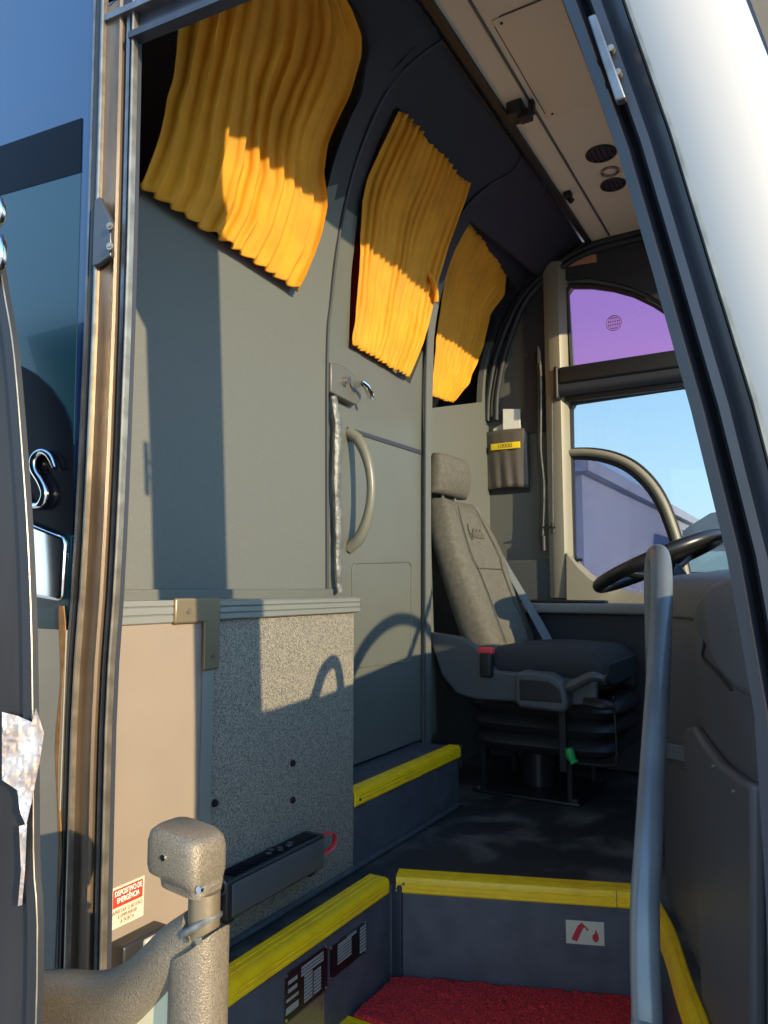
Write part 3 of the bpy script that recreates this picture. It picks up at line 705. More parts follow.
# ---- slim black speaker with strap
a, b = onx(226, 895, -1.09), onx(316, 853, -1.09)
spk = thing('portable_speaker', 'slim black speaker with red wrist loop fixed low on the speckled panel', 'speaker', (-1.10, (a.y + b.y) / 2, .085))
sy0, sy1 = 1.205, 1.555
finish('body', rbox((-1.134, sy0, .088), (-1.075, sy1, .168), .007), M['plasticblk'], spk)
finish('grille', rbox((-1.077, sy0 + .015, .094), (-1.072, sy1 - .006, .160), .002), M['plastic'], spk)
finish('top_panel', rbox((-1.126, sy0 + .03, .166), (-1.084, sy1 - .02, .170), .0015), M['blackgloss'], spk)
for k, (dx, dy) in enumerate(((-.105, .17), (-.105, .21), (-.105, .25), (-.113, .19), (-.095, .20), (-.097, .235))):
    finish('button', disc((-1.0 + dx, sy0 + dy, .170), (0, 0, 1), .007, .0015, 12), M['steel'], spk)
finish('cable_loop', tube([(-1.09 + .014 * math.cos(t), sy0 - .002, .158 + .014 * math.sin(t)) for t in [2 * math.pi * k / 18 for k in range(18)]], .003, seg=8, closed=True), M['steel'], spk)
finish('wrist_strap', tube([(-1.10, sy1 - .004, .150), (-1.088, sy1 + .03, .160), (-1.082, sy1 + .052, .148), (-1.086, sy1 + .050, .122), (-1.095, sy1 + .024, .112), (-1.10, sy1 - .004, .118)], .008, seg=8, smooth=5, flat=.35), M['redstrap'], spk)
for yy in (sy0 + .03, sy1 - .03): finish('bracket', box((-1.136, yy - .01, .076), (-1.09, yy + .01, .090)), M['plasticblk'], spk)

# ---- data plates on the rear riser of the stairwell
XR = -.9984
def rect_on_riser(us):
    p = [onx(u, v, XR) for u, v in us]
    return min(q.y for q in p), max(q.y for q in p), sum(sorted(q.z for q in p)[:2]) / 2, sum(sorted(q.z for q in p)[2:]) / 2
def plate(label, us, bars, m=M['plate'], edge=M['steel']):
    y0, y1, z0, z1 = rect_on_riser(us)
    t = thing('data_plate', label, 'plate', (XR, (y0 + y1) / 2, z0), 'data plates on the stairwell riser')
    finish('backing', box((XR, y0, z0), (XR + .0015, y1, z1)), edge, t, smooth=False)
    finish('face', box((XR + .001, y0 + .002, z0 + .002), (XR + .0024, y1 - .002, z1 - .002)), m, t, smooth=False)
    W, H = y1 - y0, z1 - z0
    bb = bmesh.new()
    for (a0, a1, b0, b1) in bars: add_box(bb, (XR + .002, y0 + a0 * W, z0 + b0 * H), (XR + .0032, y0 + a1 * W, z0 + b1 * H))
    if bars: finish('printed_fields', bb, M['platebar'], t, smooth=False)
    for aa in (.035, .965):
        for bb2 in (.05, .95): finish('rivet', disc((XR + .002, y0 + aa * W, z0 + bb2 * H), (1, 0, 0), .0035, .002, 10), M['chrome'], t)
    return y0, y1, z0, z1
L1 = [(.07, .27, .74, .82), (.07, .27, .57, .65), (.04, .30, .40, .46), (.03, .30, .15, .29)]
L1 += [(.36, .88, .86 - .075 * k, .91 - .075 * k) for k in range(3)] + [(.43, .62, .86 - .075 * k, .91 - .075 * k) for k in range(3, 11)] + [(.65, .82, .80 - .075 * k, .85 - .075 * k) for k in range(3, 10)]
pA = [(284, 972), (327, 946), (327, 990), (284, 1022)]
y0, y1, z0, z1 = plate('black data plate with many grey fields, the larger one beside the gold plate', pA, L1)
L2 = [(.2, .56, .78 - .095 * k, .84 - .095 * k) for k in range(6)] + [(.2, .70, .86, .91)] + [(.80, .97, .84 - .105 * k, .91 - .105 * k) for k in range(8)] + [(.44, .68, .93, .96)]
plate('black data plate with grey fields, the smaller one next to the red mat', [(329, 945), (366, 922), (366, 952), (329, 980)], L2)
# gold plate under the larger one
gy0, gy1 = y0 + .004, y1 - .012
t = thing('data_plate', 'brushed gold metal plate below the larger black data plate', 'plate', (XR, (gy0 + gy1) / 2, z0 - .13), 'data plates on the stairwell riser')
finish('face', box((XR, gy0, z0 - .13), (XR + .0015, gy1, z0 - .003)), M['goldplate'], t, smooth=False)
finish('stamp', box((XR + .001, gy1 - .014, z0 - .035), (XR + .002, gy1 - .008, z0 - .018)), M['ink'], t, smooth=False)

# ---- fire-extinguisher sign on the inner riser
du = (Vector((-.445, 1.955, 0)) - Vector((-1.0, 1.745, 0))).normalized(); dn = Vector((du.y, -du.x, 0)); o0 = Vector((-1.0, 1.745, 0))
def onriser(u, v):
    r = ray(u, v); t = (o0 - CAM).dot(dn) / r.dot(dn); p = CAM + r * t; return (p - o0).dot(du), p.z
s0, sz0 = onriser(565, 944); s1, sz1 = onriser(605, 921)
def rp(s, z, d=0): return o0 + du * s + dn * d + Vector((0, 0, z))
sg = thing('fire_extinguisher_sign', 'small white and red fire extinguisher sign on the dark riser', 'sign', rp(s0, sz0))
def rpoly(name, pts, d0, d1, m): return finish(name, prism([rp(s, z, d0) for s, z in pts], dn * (d1 - d0)), m, sg, smooth=False)
W, H = s1 - s0, sz1 - sz0
rpoly('backing', [(s0, sz0), (s1, sz0), (s1, sz1), (s0, sz1)], 0, .0012, M['steel'])
rpoly('field', [(s0 + .003, sz0 + .003), (s1 - .003, sz0 + .003), (s1 - .003, sz1 - .003), (s0 + .003, sz1 - .003)], .001, .0016, M['stickw'])
fx = lambda l: [(s0 + a * W, sz0 + b * H) for a, b in l]
RED = mat('sign_red', (.48, .02, .03), .5)
rpoly('extinguisher_symbol', fx([(.16, .22), (.30, .15), (.44, .62), (.50, .76), (.44, .84), (.36, .82), (.30, .68)]), .0014, .0022, RED)
rpoly('hose_symbol', fx([(.38, .80), (.42, .90), (.60, .62), (.56, .58), (.44, .80)]), .0014, .0022, RED)
rpoly('flame_symbol', fx([(.68, .28), (.73, .18), (.80, .18), (.84, .30), (.82, .48), (.76, .66), (.74, .50), (.68, .42)]), .0014, .0022, RED)

# ---- driver seat
SY = 2.85
ds = thing('driver_seat', 'grey fabric driver seat with headrest on a black suspension base', 'seat', (-.98, SY, 0))
def bxf(z): return -1.035 - (z - .52) * .40          # front face of the backrest
def bw(z):                                            # half width
    t = (z - .50) / .64; return .235 + .02 * math.sin(math.pi * min(1, max(0, t))) - .075 * max(0, t - .72) / .28
rings = []
for k in range(15):
    z = .47 + .66 * k / 14
    edge = min(1, .55 + 1.8 * min(k, 14 - k) / 14 * 2)
    th = (.085 - .03 * k / 14) * edge
    rings.append(superring(bxf(z) - (.085 - .03 * k / 14), SY, z + (.0), th, bw(z) * (.93 + .07 * edge), 3.4, 32, lambda y: .038 * abs(y) ** 3))
finish('backrest', loft(rings), M['seat'], ds, angle=80)
br = ds.children[-1]
def bsurf(s, z): return Vector((bxf(z) + .004 + .036 * abs(s) ** 3, SY + s * bw(z), z))
pb = bmesh.new()
for sgn in (-1, 1):
    add_tube(pb, [bsurf(sgn * s, z) for s, z in ((.52, 1.10), (.56, 1.0), (.60, .90), (.52, .84), (.50, .74), (.56, .62), (.62, .54))], .0024, seg=6, smooth=5)
add_tube(pb, [bsurf(s, .845) for s in (-.53, -.3, 0, .3, .53)], .0024, seg=6)
finish('piping', pb, mat('seat_seam', (.06, .055, .045), .8), br)
em_ = bmesh.new()
lx = lambda s, z: bsurf(s, z) + Vector((.001, 0, 0))
add_tube(em_, [lx(-.20, 1.03), lx(-.26, 1.02), lx(-.29, .99), lx(-.26, .965), lx(-.20, .97), lx(-.19, .99), lx(-.23, .99)], .0028, seg=6, smooth=4)
for k in range(6):
    s = -.13 + k * .075
    add_tube(em_, [lx(s, .972), lx(s + .01, 1.0 + .012 * (k % 2)), lx(s + .04, 1.0), lx(s + .045, .972)], .0025, seg=6, smooth=3)
finish('embossed_script', em_, M['seat'], br)
hr = []
for k in range(11):
    t = k / 10; z = 1.155 + .165 * t; e = math.sin(math.pi * (.08 + .84 * t)) ** .45
    hr.append(superring(-1.345 + .01 * t, SY, z, .055 * e, (.165 - .012 * t) * (.9 + .1 * e), 3.2, 28))
finish('headrest', loft(hr), M['seat'], ds, angle=80)
for s in (-.06, .06): finish('headrest_post', tube([(-1.345, SY + s, 1.09), (-1.345, SY + s, 1.18)], .008, seg=8), M['steel'], ds)
cu = []
for k in range(29):
    t = .5 - .5 * math.cos(math.pi * k / 28); x = -1.10 + .465 * t
    e = max(.12, 1 - abs(2 * t - 1) ** 9) ** .5
    zc = .478 + .010 * math.sin(math.pi * t) - (.012 if t > .9 else 0); 
    ring = []
    for j in range(28):
        a = 2 * math.pi * j / 28; c, s = math.cos(a), math.sin(a)
        y = math.copysign(abs(c) ** .55, c); zz = math.copysign(abs(s) ** .6, s)
        ring.append(Vector((x, SY + .262 * (.86 + .14 * e) * y, zc + .072 * (.25 + .75 * e) * zz + (.014 * abs(y) ** 4 if zz > 0 else 0))))
    cu.append(ring)
finish('seat_cushion', loft(cu), M['seatdark'], ds, angle=80)
# side shields
shp = [(-1.30, .60), (-1.16, .585), (-1.10, .555), (-1.06, .50), (-1.02, .47), (-.92, .465), (-.66, .45), (-.66, .37), (-1.10, .36), (-1.18, .375), (-1.24, .44)]
for y in (SY - .30, SY + .27):
    finish('side_shield', prism([(x, y, z) for x, z in shp], (0, .035, 0)), M['plastic'], ds, bevel=.01, bseg=3)
ab = [(-.925, .375), (-.925, .468), (-.905, .482), (-.80, .478), (-.755, .455), (-.738, .40), (-.742, .362), (-.76, .352), (-.905, .358)]
co = finish('control_box', prism([(x, SY - .375, z) for x, z in ab], (0, .075, 0)), M['plastic'], ds, bevel=.012, bseg=3)
finish('inset', prism([(x, SY - .3785, z) for x, z in [(-.905, .385), (-.905, .455), (-.80, .452), (-.765, .43), (-.757, .385)]], (0, .006, 0)), M['plasticblk'], co, bevel=.004)
finish('lever', tube([(-.77, SY - .34, .42), (-.72, SY - .345, .445), (-.66, SY - .35, .475), (-.615, SY - .35, .468)], [.020, .026, .024, .012], seg=12, smooth=5, flat=.7), M['plastic'], co)
finish('recline_handle', tube([(-.70, SY - .31, .385), (-.64, SY - .31, .38), (-.60, SY - .30, .375)], [.025, .03, .014], seg=10, smooth=4, flat=.6), M['plasticblk'], ds)
bl = []
for k in range(13):
    z = .17 + .20 * k / 12; e = .035 * abs(math.sin(math.pi * k / 4))
    bl.append(superring(-.90, SY, z, .275 - .035 + e * 1.0 + .02 * k / 12, .23 - .03 + e, 5, 32))
finish('bellows', loft(bl), mat('black_bellows_rubber', (.02, .02, .022), .38), ds, angle=60)
finish('pedestal', disc((-.97, SY, .015), (0, 0, 1), .058, .17, 24), mat('pedestal_paint', (.02, .022, .024), .3), ds)
for x in (-1.13, -.80):
    for y in (SY - .16, SY + .16): finish('stand_leg', box((x - .008, y - .008, .012), (x + .008, y + .008, .18)), M['plasticblk'], ds)
finish('floor_plate', rbox((-1.17, SY - .19, 0.0), (-.76, SY + .19, .013), .004), M['plasticblk'], ds)
for x in (-1.15, -.78):
    for y in (SY - .175, SY + .175): finish('plate_bolt', disc((x, y, .013), (0, 0, 1), .012, .01, 6), M['steel'], ds)
finish('height_knob', tube([(-.775, SY - .25, .215), (-.77, SY - .25, .19), (-.755, SY - .255, .165)], [.014, .018, .01], seg=10, smooth=3), M['green'], ds)
finish('adjust_bar', box((-.81, SY - .25, .13), (-.785, SY - .235, .35)), M['plasticblk'], ds, bevel=.003)
finish('front_wire', tube([(-.62, SY - .24, .40), (-.615, SY - .24, .20), (-.64, SY - .24, .17), (-.75, SY - .24, .165)], .005, seg=6, smooth=3), M['black'], ds)
bu = finish('belt_buckle', rbox((-1.075, SY - .325, .445), (-1.03, SY - .29, .535), .008), M['black'], ds)
bu.data.transform(Matrix.Translation(Vector((0, 0, 0))))
finish('release_button', rbox((-1.081, SY - .322, .528), (-1.025, SY - .292, .552), .005), M['redbtn'], bu)
wb = []
for p, q in (((-1.33, SY + .23, 1.13), (-1.33, SY + .27, 1.13)), ((-1.18, SY + .20, .86), (-1.175, SY + .25, .86)), ((-1.03, SY + .15, .62), (-1.01, SY + .20, .62)), ((-.97, SY + .10, .545), (-.95, SY + .15, .545))):
    p, q = Vector(p), Vector(q); wb.append([p, q, q + Vector((.003, .002, .002)), p + Vector((.003, .002, .002))])
finish('seat_belt', loft(wb), M['belt'], ds)

# ---- steering wheel
wc = Vector((-.492, 2.80, .86)); ax = Vector((-.40, 0, .92)).normalized()
sw = thing('steering_wheel', 'black four-spoke steering wheel tilted over the dashboard', 'steering wheel', wc)
e1 = Vector((0, 1, 0)); e2 = ax.cross(e1).normalized()
RW = .225
finish('rim', tube([wc + e1 * math.cos(t) * RW + e2 * math.sin(t) * RW for t in [2 * math.pi * k / 56 for k in range(56)]], 0.0235, seg=14, closed=True), mat('black_wheel_rubber', (.015, .015, .016), .3), sw)
sp_ = bmesh.new()
for an in (25, 155, 205, 335):
    dd = e1 * math.cos(R(an)) + e2 * math.sin(R(an)); add_tube(sp_, [wc + dd * .045 - ax * .045, wc + dd * .14 - ax * .030, wc + dd * .222 - ax * .004], [.024, .018, .014], seg=10, flat=.5, smooth=4, up=ax)
finish('spokes', sp_, M['plasticblk'], sw)
hbm = disc(wc - ax * .075, ax, .07, .04, 28, .058); add_disc(hbm, wc - ax * .035, ax, .058, .012, 28, .035)
finish('hub', hbm, M['plasticblk'], sw)
finish('column', tube([wc - ax * .07, wc - ax * .16, wc - ax * .30 + Vector((.12, 0, -.05))], [.045, .055, .06], seg=16, smooth=4), M['plasticblk'], sw)
finish('stalk', tube([wc - ax * .09 + Vector((0, -.04, 0)), wc - ax * .085 + Vector((-.03, -.16, .0))], [.009, .006], seg=8), M['black'], sw)

# ---- dashboard with stairwell side
db = thing('dashboard', 'dark grey moulded dashboard beside the entrance stairwell', 'dashboard', (-.1, 1.9, 0))
DP = [(.02, .935), (-.035, 1.05), (-.13, 1.35), (-.235, 1.66), (-.34, 1.96), (-.375, 2.08), (-.37, 2.22), (-.32, 2.34), (-.24, 2.42), (-.20, 2.60), (-.20, 3.0), (-.20, 3.42)]
dp = smoothpath([Vector((x, y, 0)) for x, y in DP], 5)
prof_ = [(.0, .0), (.0, .20), (.0, .42), (.004, .52), (.012, .62), (.016, .70), (.010, .755), (-.012, .785), (-.05, .800), (-.10, .806)]
rings = []
for i, p in enumerate(dp):
    d = (dp[min(i + 1, len(dp) - 1)] - dp[max(0, i - 1)]).normalized(); n = Vector((-d.y, d.x, 0))
    if n.x > 0: n = -n
    rg = [p + n * a + Vector((0, 0, b)) for a, b in prof_]
    rg.append(Vector((.215, max(.94, min(3.42, p.y)), .865))); rg.append(Vector((.215, max(.94, min(3.42, p.y)), .0)))
    rings.append(rg)
finish('body', loft(rings), M['dash'], db, angle=50)
A_, B_ = Vector((-.035, 1.05, 0)), Vector((-.34, 1.96, 0)); wd = (B_ - A_).normalized(); wn = Vector((-wd.y, wd.x, 0)); wn = wn if wn.x < 0 else -wn
def onw(u, v, d=0):
    r = ray(u, v); o = A_ + wn * d; t = (o - CAM).dot(wn) / r.dot(wn); return CAM + r * t
def wpanel(nm, pts, d0, th, m, bev, parent=db):
    pp = [onw(u, v, d0) for u, v in pts]
    return finish(nm, prism(pp, wn * th), m, parent, bevel=bev, bseg=3)
cv = wpanel('lower_cover', [(693, 738), (697, 728), (704, 727), (714, 742), (732, 764), (757, 781), (768, 785), (768, 1040), (716, 1040), (710, 930), (702, 830)], -.004, .022, M['dash'], .008)
for u, v in ((714, 766), (734, 791), (682, 771)):
    finish('screw', disc(onw(u, v, .018 if u > 690 else 0), wn, .0035, .004, 10), M['lip'], cv)
wpanel('side_pad', [(707, 624), (706, 612), (712, 598), (724, 585), (740, 577), (775, 570), (775, 700), (752, 692), (737, 676), (722, 652)], .004, .024, M['dash'], .016)
tb = bmesh.new(); add_tube(tb, [onw(u, v, .017) for u, v in [(672, 617), (688, 618), (702, 621), (707, 624)]], .0028, seg=6, smooth=4)
add_tube(tb, [onw(u, v, .012) for u, v in [(707, 624), (704, 645), (703, 658), (716, 672), (731, 690)]], .0025, seg=6, smooth=4)
finish('seams', tb, M['black'], db)
wpanel('recess_latch', [(663, 742), (697, 748), (696, 764), (664, 757)], .0, .012, mat('blue_grey_latch', (.12, .15, .18), .4), .003)
finish('binnacle', loft([superring(-.08, 2.82, z, .10 * s, .29 * s, 4, 28) for z, s in ((.79, 1.0), (.88, 1.0), (.95, .92), (.98, .7))]), M['plasticblk'], db, angle=60)

# ---- side console ledge along the driver's side wall
cs = thing('side_console', 'grey ledge console under the side window beyond the seat', 'console', (-.9, FAR - .15, 0))
finish('ledge', rbox((-1.34, FAR - .26, .655), (-.36, FAR - .032, .70), .012), M['dashtop'], cs)
finish('skirt', box((-1.34, FAR - .20, 0.0), (-.22, FAR - .04, .66)), M['dark'], cs, bevel=.01)
pdp = [onz(u, v, .7005) for u, v in [(514, 598), (560, 596), (585, 602), (592, 607), (560, 609), (520, 606)]]
pdp = [Vector((min(-.78, x), y, .70)) for x, y in ((-1.30, FAR - .24), (-.86, FAR - .24), (-.80, FAR - .19), (-.80, FAR - .12), (-.90, FAR - .08), (-1.30, FAR - .08))]
finish('elbow_pad', prism(pdp, (0, 0, .012)), M['plasticblk'], cs, bevel=.005)

# ---- handrail
def dep(u, v, d): r = ray(u, v); return CAM + r * d
hpth = [dep(648, 1110, .83), dep(647, 1020, .85), dep(645, 960, .875), dep(645, 900, .905), dep(648, 850, .94), dep(653, 760, 1.03), dep(658, 680, 1.12), dep(661, 620, 1.20), dep(662, 590, 1.235), dep(661, 566, 1.265), dep(659, 555, 1.30), dep(656, 557, 1.335), dep(654, 580, 1.355), dep(655, 640, 1.365), dep(657, 720, 1.37)]
hpth.insert(0, hpth[0] + Vector((0.0, .02, -.50)))
hpth[0].z = -.49
tr_ = tag(finish('handrail', tube(hpth, .0175, seg=18, smooth=6), M['rail']), 'grey painted tubular handrail bent over beside the stairwell', 'handrail')

# ---- document pouch, papers
px = [ony(u, v, FAR - .02) for u, v in [(484, 433), (527, 434), (530, 487), (482, 491)]]
x0, x1 = px[0].x, px[1].x + .005; z0, z1 = px[3].z, px[0].z
dc = thing('document_pouch', 'black vinyl document pouch with yellow tag on the dark side wall', 'pouch', ((x0 + x1) / 2, FAR, z0))
finish('back', rbox((x0 - .006, FAR - .006, z0 - .02), (x1, FAR, z1 + .01), .003), M['black'], dc)
bm = bmesh.new(); NX, NZ = 20, 14; vs = []
for i in range(NZ + 1):
    row = []
    for j in range(NX + 1):
        u, v = j / NX, i / NZ
        bul = .034 * (math.sin(math.pi * u) ** .5) * (.55 + .45 * v) + .006
        bul += .006 * math.sin(u * 26 + v * 2) * (1 - v) * math.sin(math.pi * u)
        row.append(bm.verts.new((x0 + (x1 - x0) * u, FAR - .004 - bul, z0 - .014 * math.sin(math.pi * u) * (1 - v) * -.6 + (z1 - z0) * v)))
    vs.append(row)
for i in range(NZ):
    for j in range(NX): bm.faces.new((vs[i][j], vs[i][j + 1], vs[i + 1][j + 1], vs[i + 1][j]))
po = finish('pocket', bm, M['pouch'], dc, angle=70); so = po.modifiers.new('t', 'SOLIDIFY'); so.thickness = .002
xm = (x0 + x1) / 2; W_ = x1 - x0
tz = z0 + (z1 - z0) * .72
tgp = finish('number_tag', rbox((xm - W_ * .30, FAR - .047, tz - .016), (xm + W_ * .36, FAR - .043, tz + .016), .001), M['tag'], dc)
text('lettering', '10000', .031, (xm + W_ * .02, FAR - .0474, tz), TY, mat('tag_ink', (.22, .15, .02), .6), tgp, .0004)
for xx in (x0 + .008, x1 - .012): finish('snap', disc((xx, FAR - .006, z1 + .004), (0, -1, 0), .006, .005, 10), M['lip'], dc)
def paper(label, pts, m=M['paper'], yy=.022, fold=0):
    q = [Vector((ony(u, v, FAR - yy).x, FAR - yy, ony(u, v, FAR - yy).z)) for u, v in pts]
    return tag(finish('folded_paper', prism(q, (0, .006, 0)), m, smooth=False), label, 'paper', 'papers in the document pouch')
paper('white folded paper standing upright in the black pouch', [(503, 409), (520, 409), (520, 440), (503, 440)], yy=.030)
paper('crumpled clear sleeve behind the white folded paper in the pouch', [(493, 429), (502, 424), (519, 421), (524, 433), (524, 440), (493, 440)], mat('clear_plastic_sleeve', (.45, .45, .43), .2), yy=.018)

# ---- antenna-like flexible lamp and thin rod on the window pillar
fl = thing('gooseneck_lamp', 'black gooseneck reading lamp hanging beside the cream window pillar', 'lamp', ony(541, 552, FAR - .05))
pts = [ony(u, v, FAR - .05) for u, v in [(539, 352), (541, 380), (541, 420), (541, 450), (544, 480), (544, 510), (543, 538)]]
finish('stem', tube(pts, .006, seg=8, smooth=5), M['lip'], fl)
finish('sleeve', tube([p + Vector((-.014, .008, 0)) for p in pts], .010, seg=8, smooth=4), M['black'], fl)
finish('head', tube([pts[-1] + Vector((0, 0, .01)), pts[-1] + Vector((0, 0, -.06))], .014, seg=12), M['black'], fl)
finish('tip', tube([pts[0] + Vector((-.004, 0, -.06)), pts[0] + Vector((-.004, 0, 0)), pts[0] + Vector((-.006, 0, .03))], [.013, .012, .004], seg=8), M['black'], fl)
bk_ = bmesh.new(); add_box(bk_, pts[4] + Vector((-.012, 0, -.006)), pts[4] + Vector((.012, .055, .006)))
finish('clip', bk_, M['black'], fl)
rd = thing('blind_pull_rod', 'thin pull rod with a knob hanging against the cream window pillar', 'rod', ony(553, 530, FAR - .07))
rp1, rp2 = ony(552, 395, FAR - .067), ony(553, 528, FAR - .067)
finish('rod', tube([rp1, rp2], .003, seg=8), M['steel'], rd)
kb = bmesh.new(); add_disc(kb, rp2 + Vector((0, 0, -.022)), (0, 0, 1), .008, .014, 12); add_box(kb, rp2 + Vector((-.05, -.004, .0)), rp2 + Vector((.01, .004, .008))); add_disc(kb, rp2 + Vector((-.002, .0, .004)), (0, 0, 1), .006, .022, 10)
finish('knob', kb, M['black'], rd)

# ---- roller blind
rb0, rb1 = ony(556, 385, FAR - .06), ony(679, 372, FAR - .06)
rbz = (rb0.z + rb1.z) / 2
rl = thing('roller_blind', 'black roller blind case between the purple and the clear side windows', 'blind', ((rb0.x + rb1.x) / 2, FAR - .06, rbz - .06))
finish('case', rbox((rb0.x + .02, FAR - .10, rbz + .0), (-.33, FAR - .012, rbz + .085), .018), M['plasticblk'], rl)
finish('roll', tube([(rb0.x + .02, FAR - .06, rbz - .018), (-.33, FAR - .06, rbz - .018)], .034, seg=18), M['dark'], rl)
finish('bottom_bar', rbox((rb0.x + .04, FAR - .05, rbz - .075), (-.33, FAR - .018, rbz - .035), .006), M['plasticblk'], rl)
finish('end_bracket', rbox((rb0.x - .0, FAR - .105, rbz - .07), (rb0.x + .022, FAR - .01, rbz + .09), .01), M['black'], rl)
# sticker on arch
sk = [ony(u, v, FAR - .021) for u, v in [(567, 260), (596, 254), (597, 262), (567, 267)]]
tag(finish('roof_sticker', prism(sk, (0, -.0015, 0)), M['orange'], smooth=False), 'small faded orange sticker above the purple window', 'sticker')

# ---- ceiling fittings
hz_ = CEIL
hatch = [onz(u, v, hz_) for u, v in [(492, 21), (549, 117), (640, 92), (590, -40), (500, -20)]]
hx0, hy0, hy1 = -.735, 1.88, 2.40
hp_ = [(hx0, hy0), (hx0, hy1), (-.30, hy1), (-.30, hy0)]
ht_ = thing('ceiling_hatch', 'beige rounded service hatch set in the ceiling', 'hatch', (-.5, 2.14, hz_ - .005))
finish('lid', rbox((hx0, hy0, hz_ - .006), (-.25, hy1, hz_ - .0005), .0025), M['ceil'], ht_)
gb = tube([(hx0 - .001, hy0 + .03, hz_ - .002), (hx0 - .001, hy1 - .03, hz_ - .002), (hx0 + .008, hy1 - .006, hz_ - .002), (hx0 + .03, hy1 + .001, hz_ - .002), (-.25, hy1 + .001, hz_ - .002), (-.25, hy0, hz_ - .002), (hx0 + .03, hy0 - .001, hz_ - .002), (hx0 + .008, hy0 + .006, hz_ - .002)], .0022, seg=6, closed=True)
finish('gap', gb, M['dark'], ht_)
for yy in (hy0 + .02, hy1 - .02): finish('screw', disc((hx0 + .022, yy, hz_ - .006), (0, 0, -1), .005, .002, 10), M['plate'], ht_)
for uv, lb, r in (((601, 153), 'larger round black air vent in the ceiling, next to the hatch', .052), ((613, 184), 'round black air vent in the ceiling, nearer the arched window', .045)):
    c = onz(*uv, hz_); v = thing('air_vent', lb, 'vent', c + Vector((0, 0, -.012)), 'round ceiling vents')
    finish('rim', tube([c + Vector((math.cos(t) * r, math.sin(t) * r, -.003)) for t in [2 * math.pi * k / 28 for k in range(28)]], .006, seg=8, closed=True), M['black'], v)
    bb = disc(c, (0, 0, -1), r, .003, 28)
    for k in range(-2, 3):
        h = math.sqrt(r * r - (k * r * .36) ** 2) * .95; add_box(bb, c + Vector((k * r * .36 - .003, -h, -.008)), c + Vector((k * r * .36 + .003, h, -.002)))
    finish('louvres', bb, M['black'], v)
c = onz(610, 171, hz_); v = thing('ceiling_spotlight', 'small round ceiling spotlight between the two black vents', 'lamp', c + Vector((0, 0, -.01)))
finish('ring', tube([c + Vector((math.cos(t) * .032, math.sin(t) * .032, -.003)) for t in [2 * math.pi * k / 24 for k in range(24)]], .006, seg=8, closed=True), M['lip'], v)
finish('lens', disc(c, (0, 0, -1), .026, .004, 20, .016), M['lens'], v)
c = onz(519, 110, hz_ - .02); v = thing('ceiling_latch', 'black latch on the ceiling edge above the passenger door', 'latch', c)
finish('body', rbox(c + Vector((-.035, -.035, -.03)), c + Vector((.02, .035, .02)), .006), M['plasticblk'], v)
finish('hook', rbox(c + Vector((.0, -.02, -.045)), c + Vector((.045, .022, -.012)), .006), M['black'], v)
finish('clip', rbox(c + Vector((.035, -.012, -.03)), c + Vector((.055, .012, .018)), .004), M['black'], v)
c = onz(568, 196, hz_ - .015); v = thing('ceiling_hook', 'small black coat hook on the ceiling edge near the arched window', 'hook', c)
finish('base', rbox(c + Vector((-.016, -.02, -.01)), c + Vector((.016, .02, .016)), .004), M['black'], v)
finish('hook', tube([c + Vector((0, 0, -.008)), c + Vector((.012, 0, -.03)), c + Vector((.022, .0, -.018))], .007, seg=8, smooth=4), M['black'], v)

# ---- plates on the door frame
jp = ony(105, 235, DOORY - .01)
sk_ = thing('striker_plate', 'grey steel striker plate with two screws on the bronze door post', 'striker plate', (jp.x, DOORY, jp.z - .05))
PP = [ony(u, v, DOORY - .004) for u, v in [(97, 268), (99, 203), (104, 199), (115, 222), (115, 258), (103, 267)]]
finish('plate', prism(PP, (0, -.010, 0)), mat('dark_striker_steel', (.09, .09, .095), .35, .6), sk_, bevel=.002)
for u, v in ((111, 227), (111, 247)):
    c = ony(u, v, DOORY - .016); b = disc(c, (.3, -1, 0), .0065, .004, 14); add_disc(b, c + Vector((.001, -.004, 0)), (.3, -1, 0), .003, .002, 6)
    finish('screw', b, M['lip'], sk_)
PP = [ony(u, v, DOORY - .012) for u, v in [(590, 23), (598, 20), (628, 103), (618, 107)]]
bs = thing('hinge_bar', 'narrow steel bar fixed to the slanted black pillar', 'hinge', PP[0])
finish('bar', prism(PP, (0, -.012, 0)), M['steel'], bs, bevel=.002)
for u, v in ((612, 52), (619, 76)): finish('screw', disc(ony(u, v, DOORY - .006), (0, -1, 0), .004, .008, 10), M['lip'], bs)

# ---- exterior details behind the door
em3 = [ony(u, v, BY - .012) for u, v in [(55, 468), (50, 456), (42, 452), (35, 458), (35, 470), (42, 482), (46, 494), (42, 504), (35, 506), (26, 503), (20, 494)]]
lg = tag(finish('chrome_letter', tube(em3, [.005, .0075, .008, .009, .0095, .0095, .0095, .009, .008, .007, .005], seg=12, smooth=5, flat=.8), M['chrome']), 'chrome script letter on the glossy black body ground', 'emblem')
ct = [(-1.50, slope(ony(36, 522, BY), ony(72, 536, BY), -1.50)), (-1.068, ony(70, 537, BY).z), (-1.062, ony(73, 545, BY).z), (-1.064, ony(70, 598, BY).z), (-1.075, ony(66, 601, BY).z), (-1.50, ony(36, 588, BY).z + .02)]
tag(finish('chrome_strip', prism([(x, BY - .006, z) for x, z in ct], (0, -.014, 0)), M['chrome'], bevel=.006, bseg=3), 'polished chrome side strip end below the script letter', 'trim strip')
rs = []
for k in range(20):
    t = k / 19; p = ony(61 - 4 * t + 2 * math.sin(9 * t), 606 + 290 * t, BY - .0065); wdt = .006 * (1 - .7 * t) * (1 + .4 * math.sin(17 * t))
    rs.append([p + Vector((-wdt, 0, 0)), p + Vector((wdt, 0, 0)), p + Vector((wdt, .002, 0)), p + Vector((-wdt, .002, 0))])
struct(finish('trim_rust_streak', loft(rs), M['rust']), 'rust streak on the grey lower panel', 'stain')

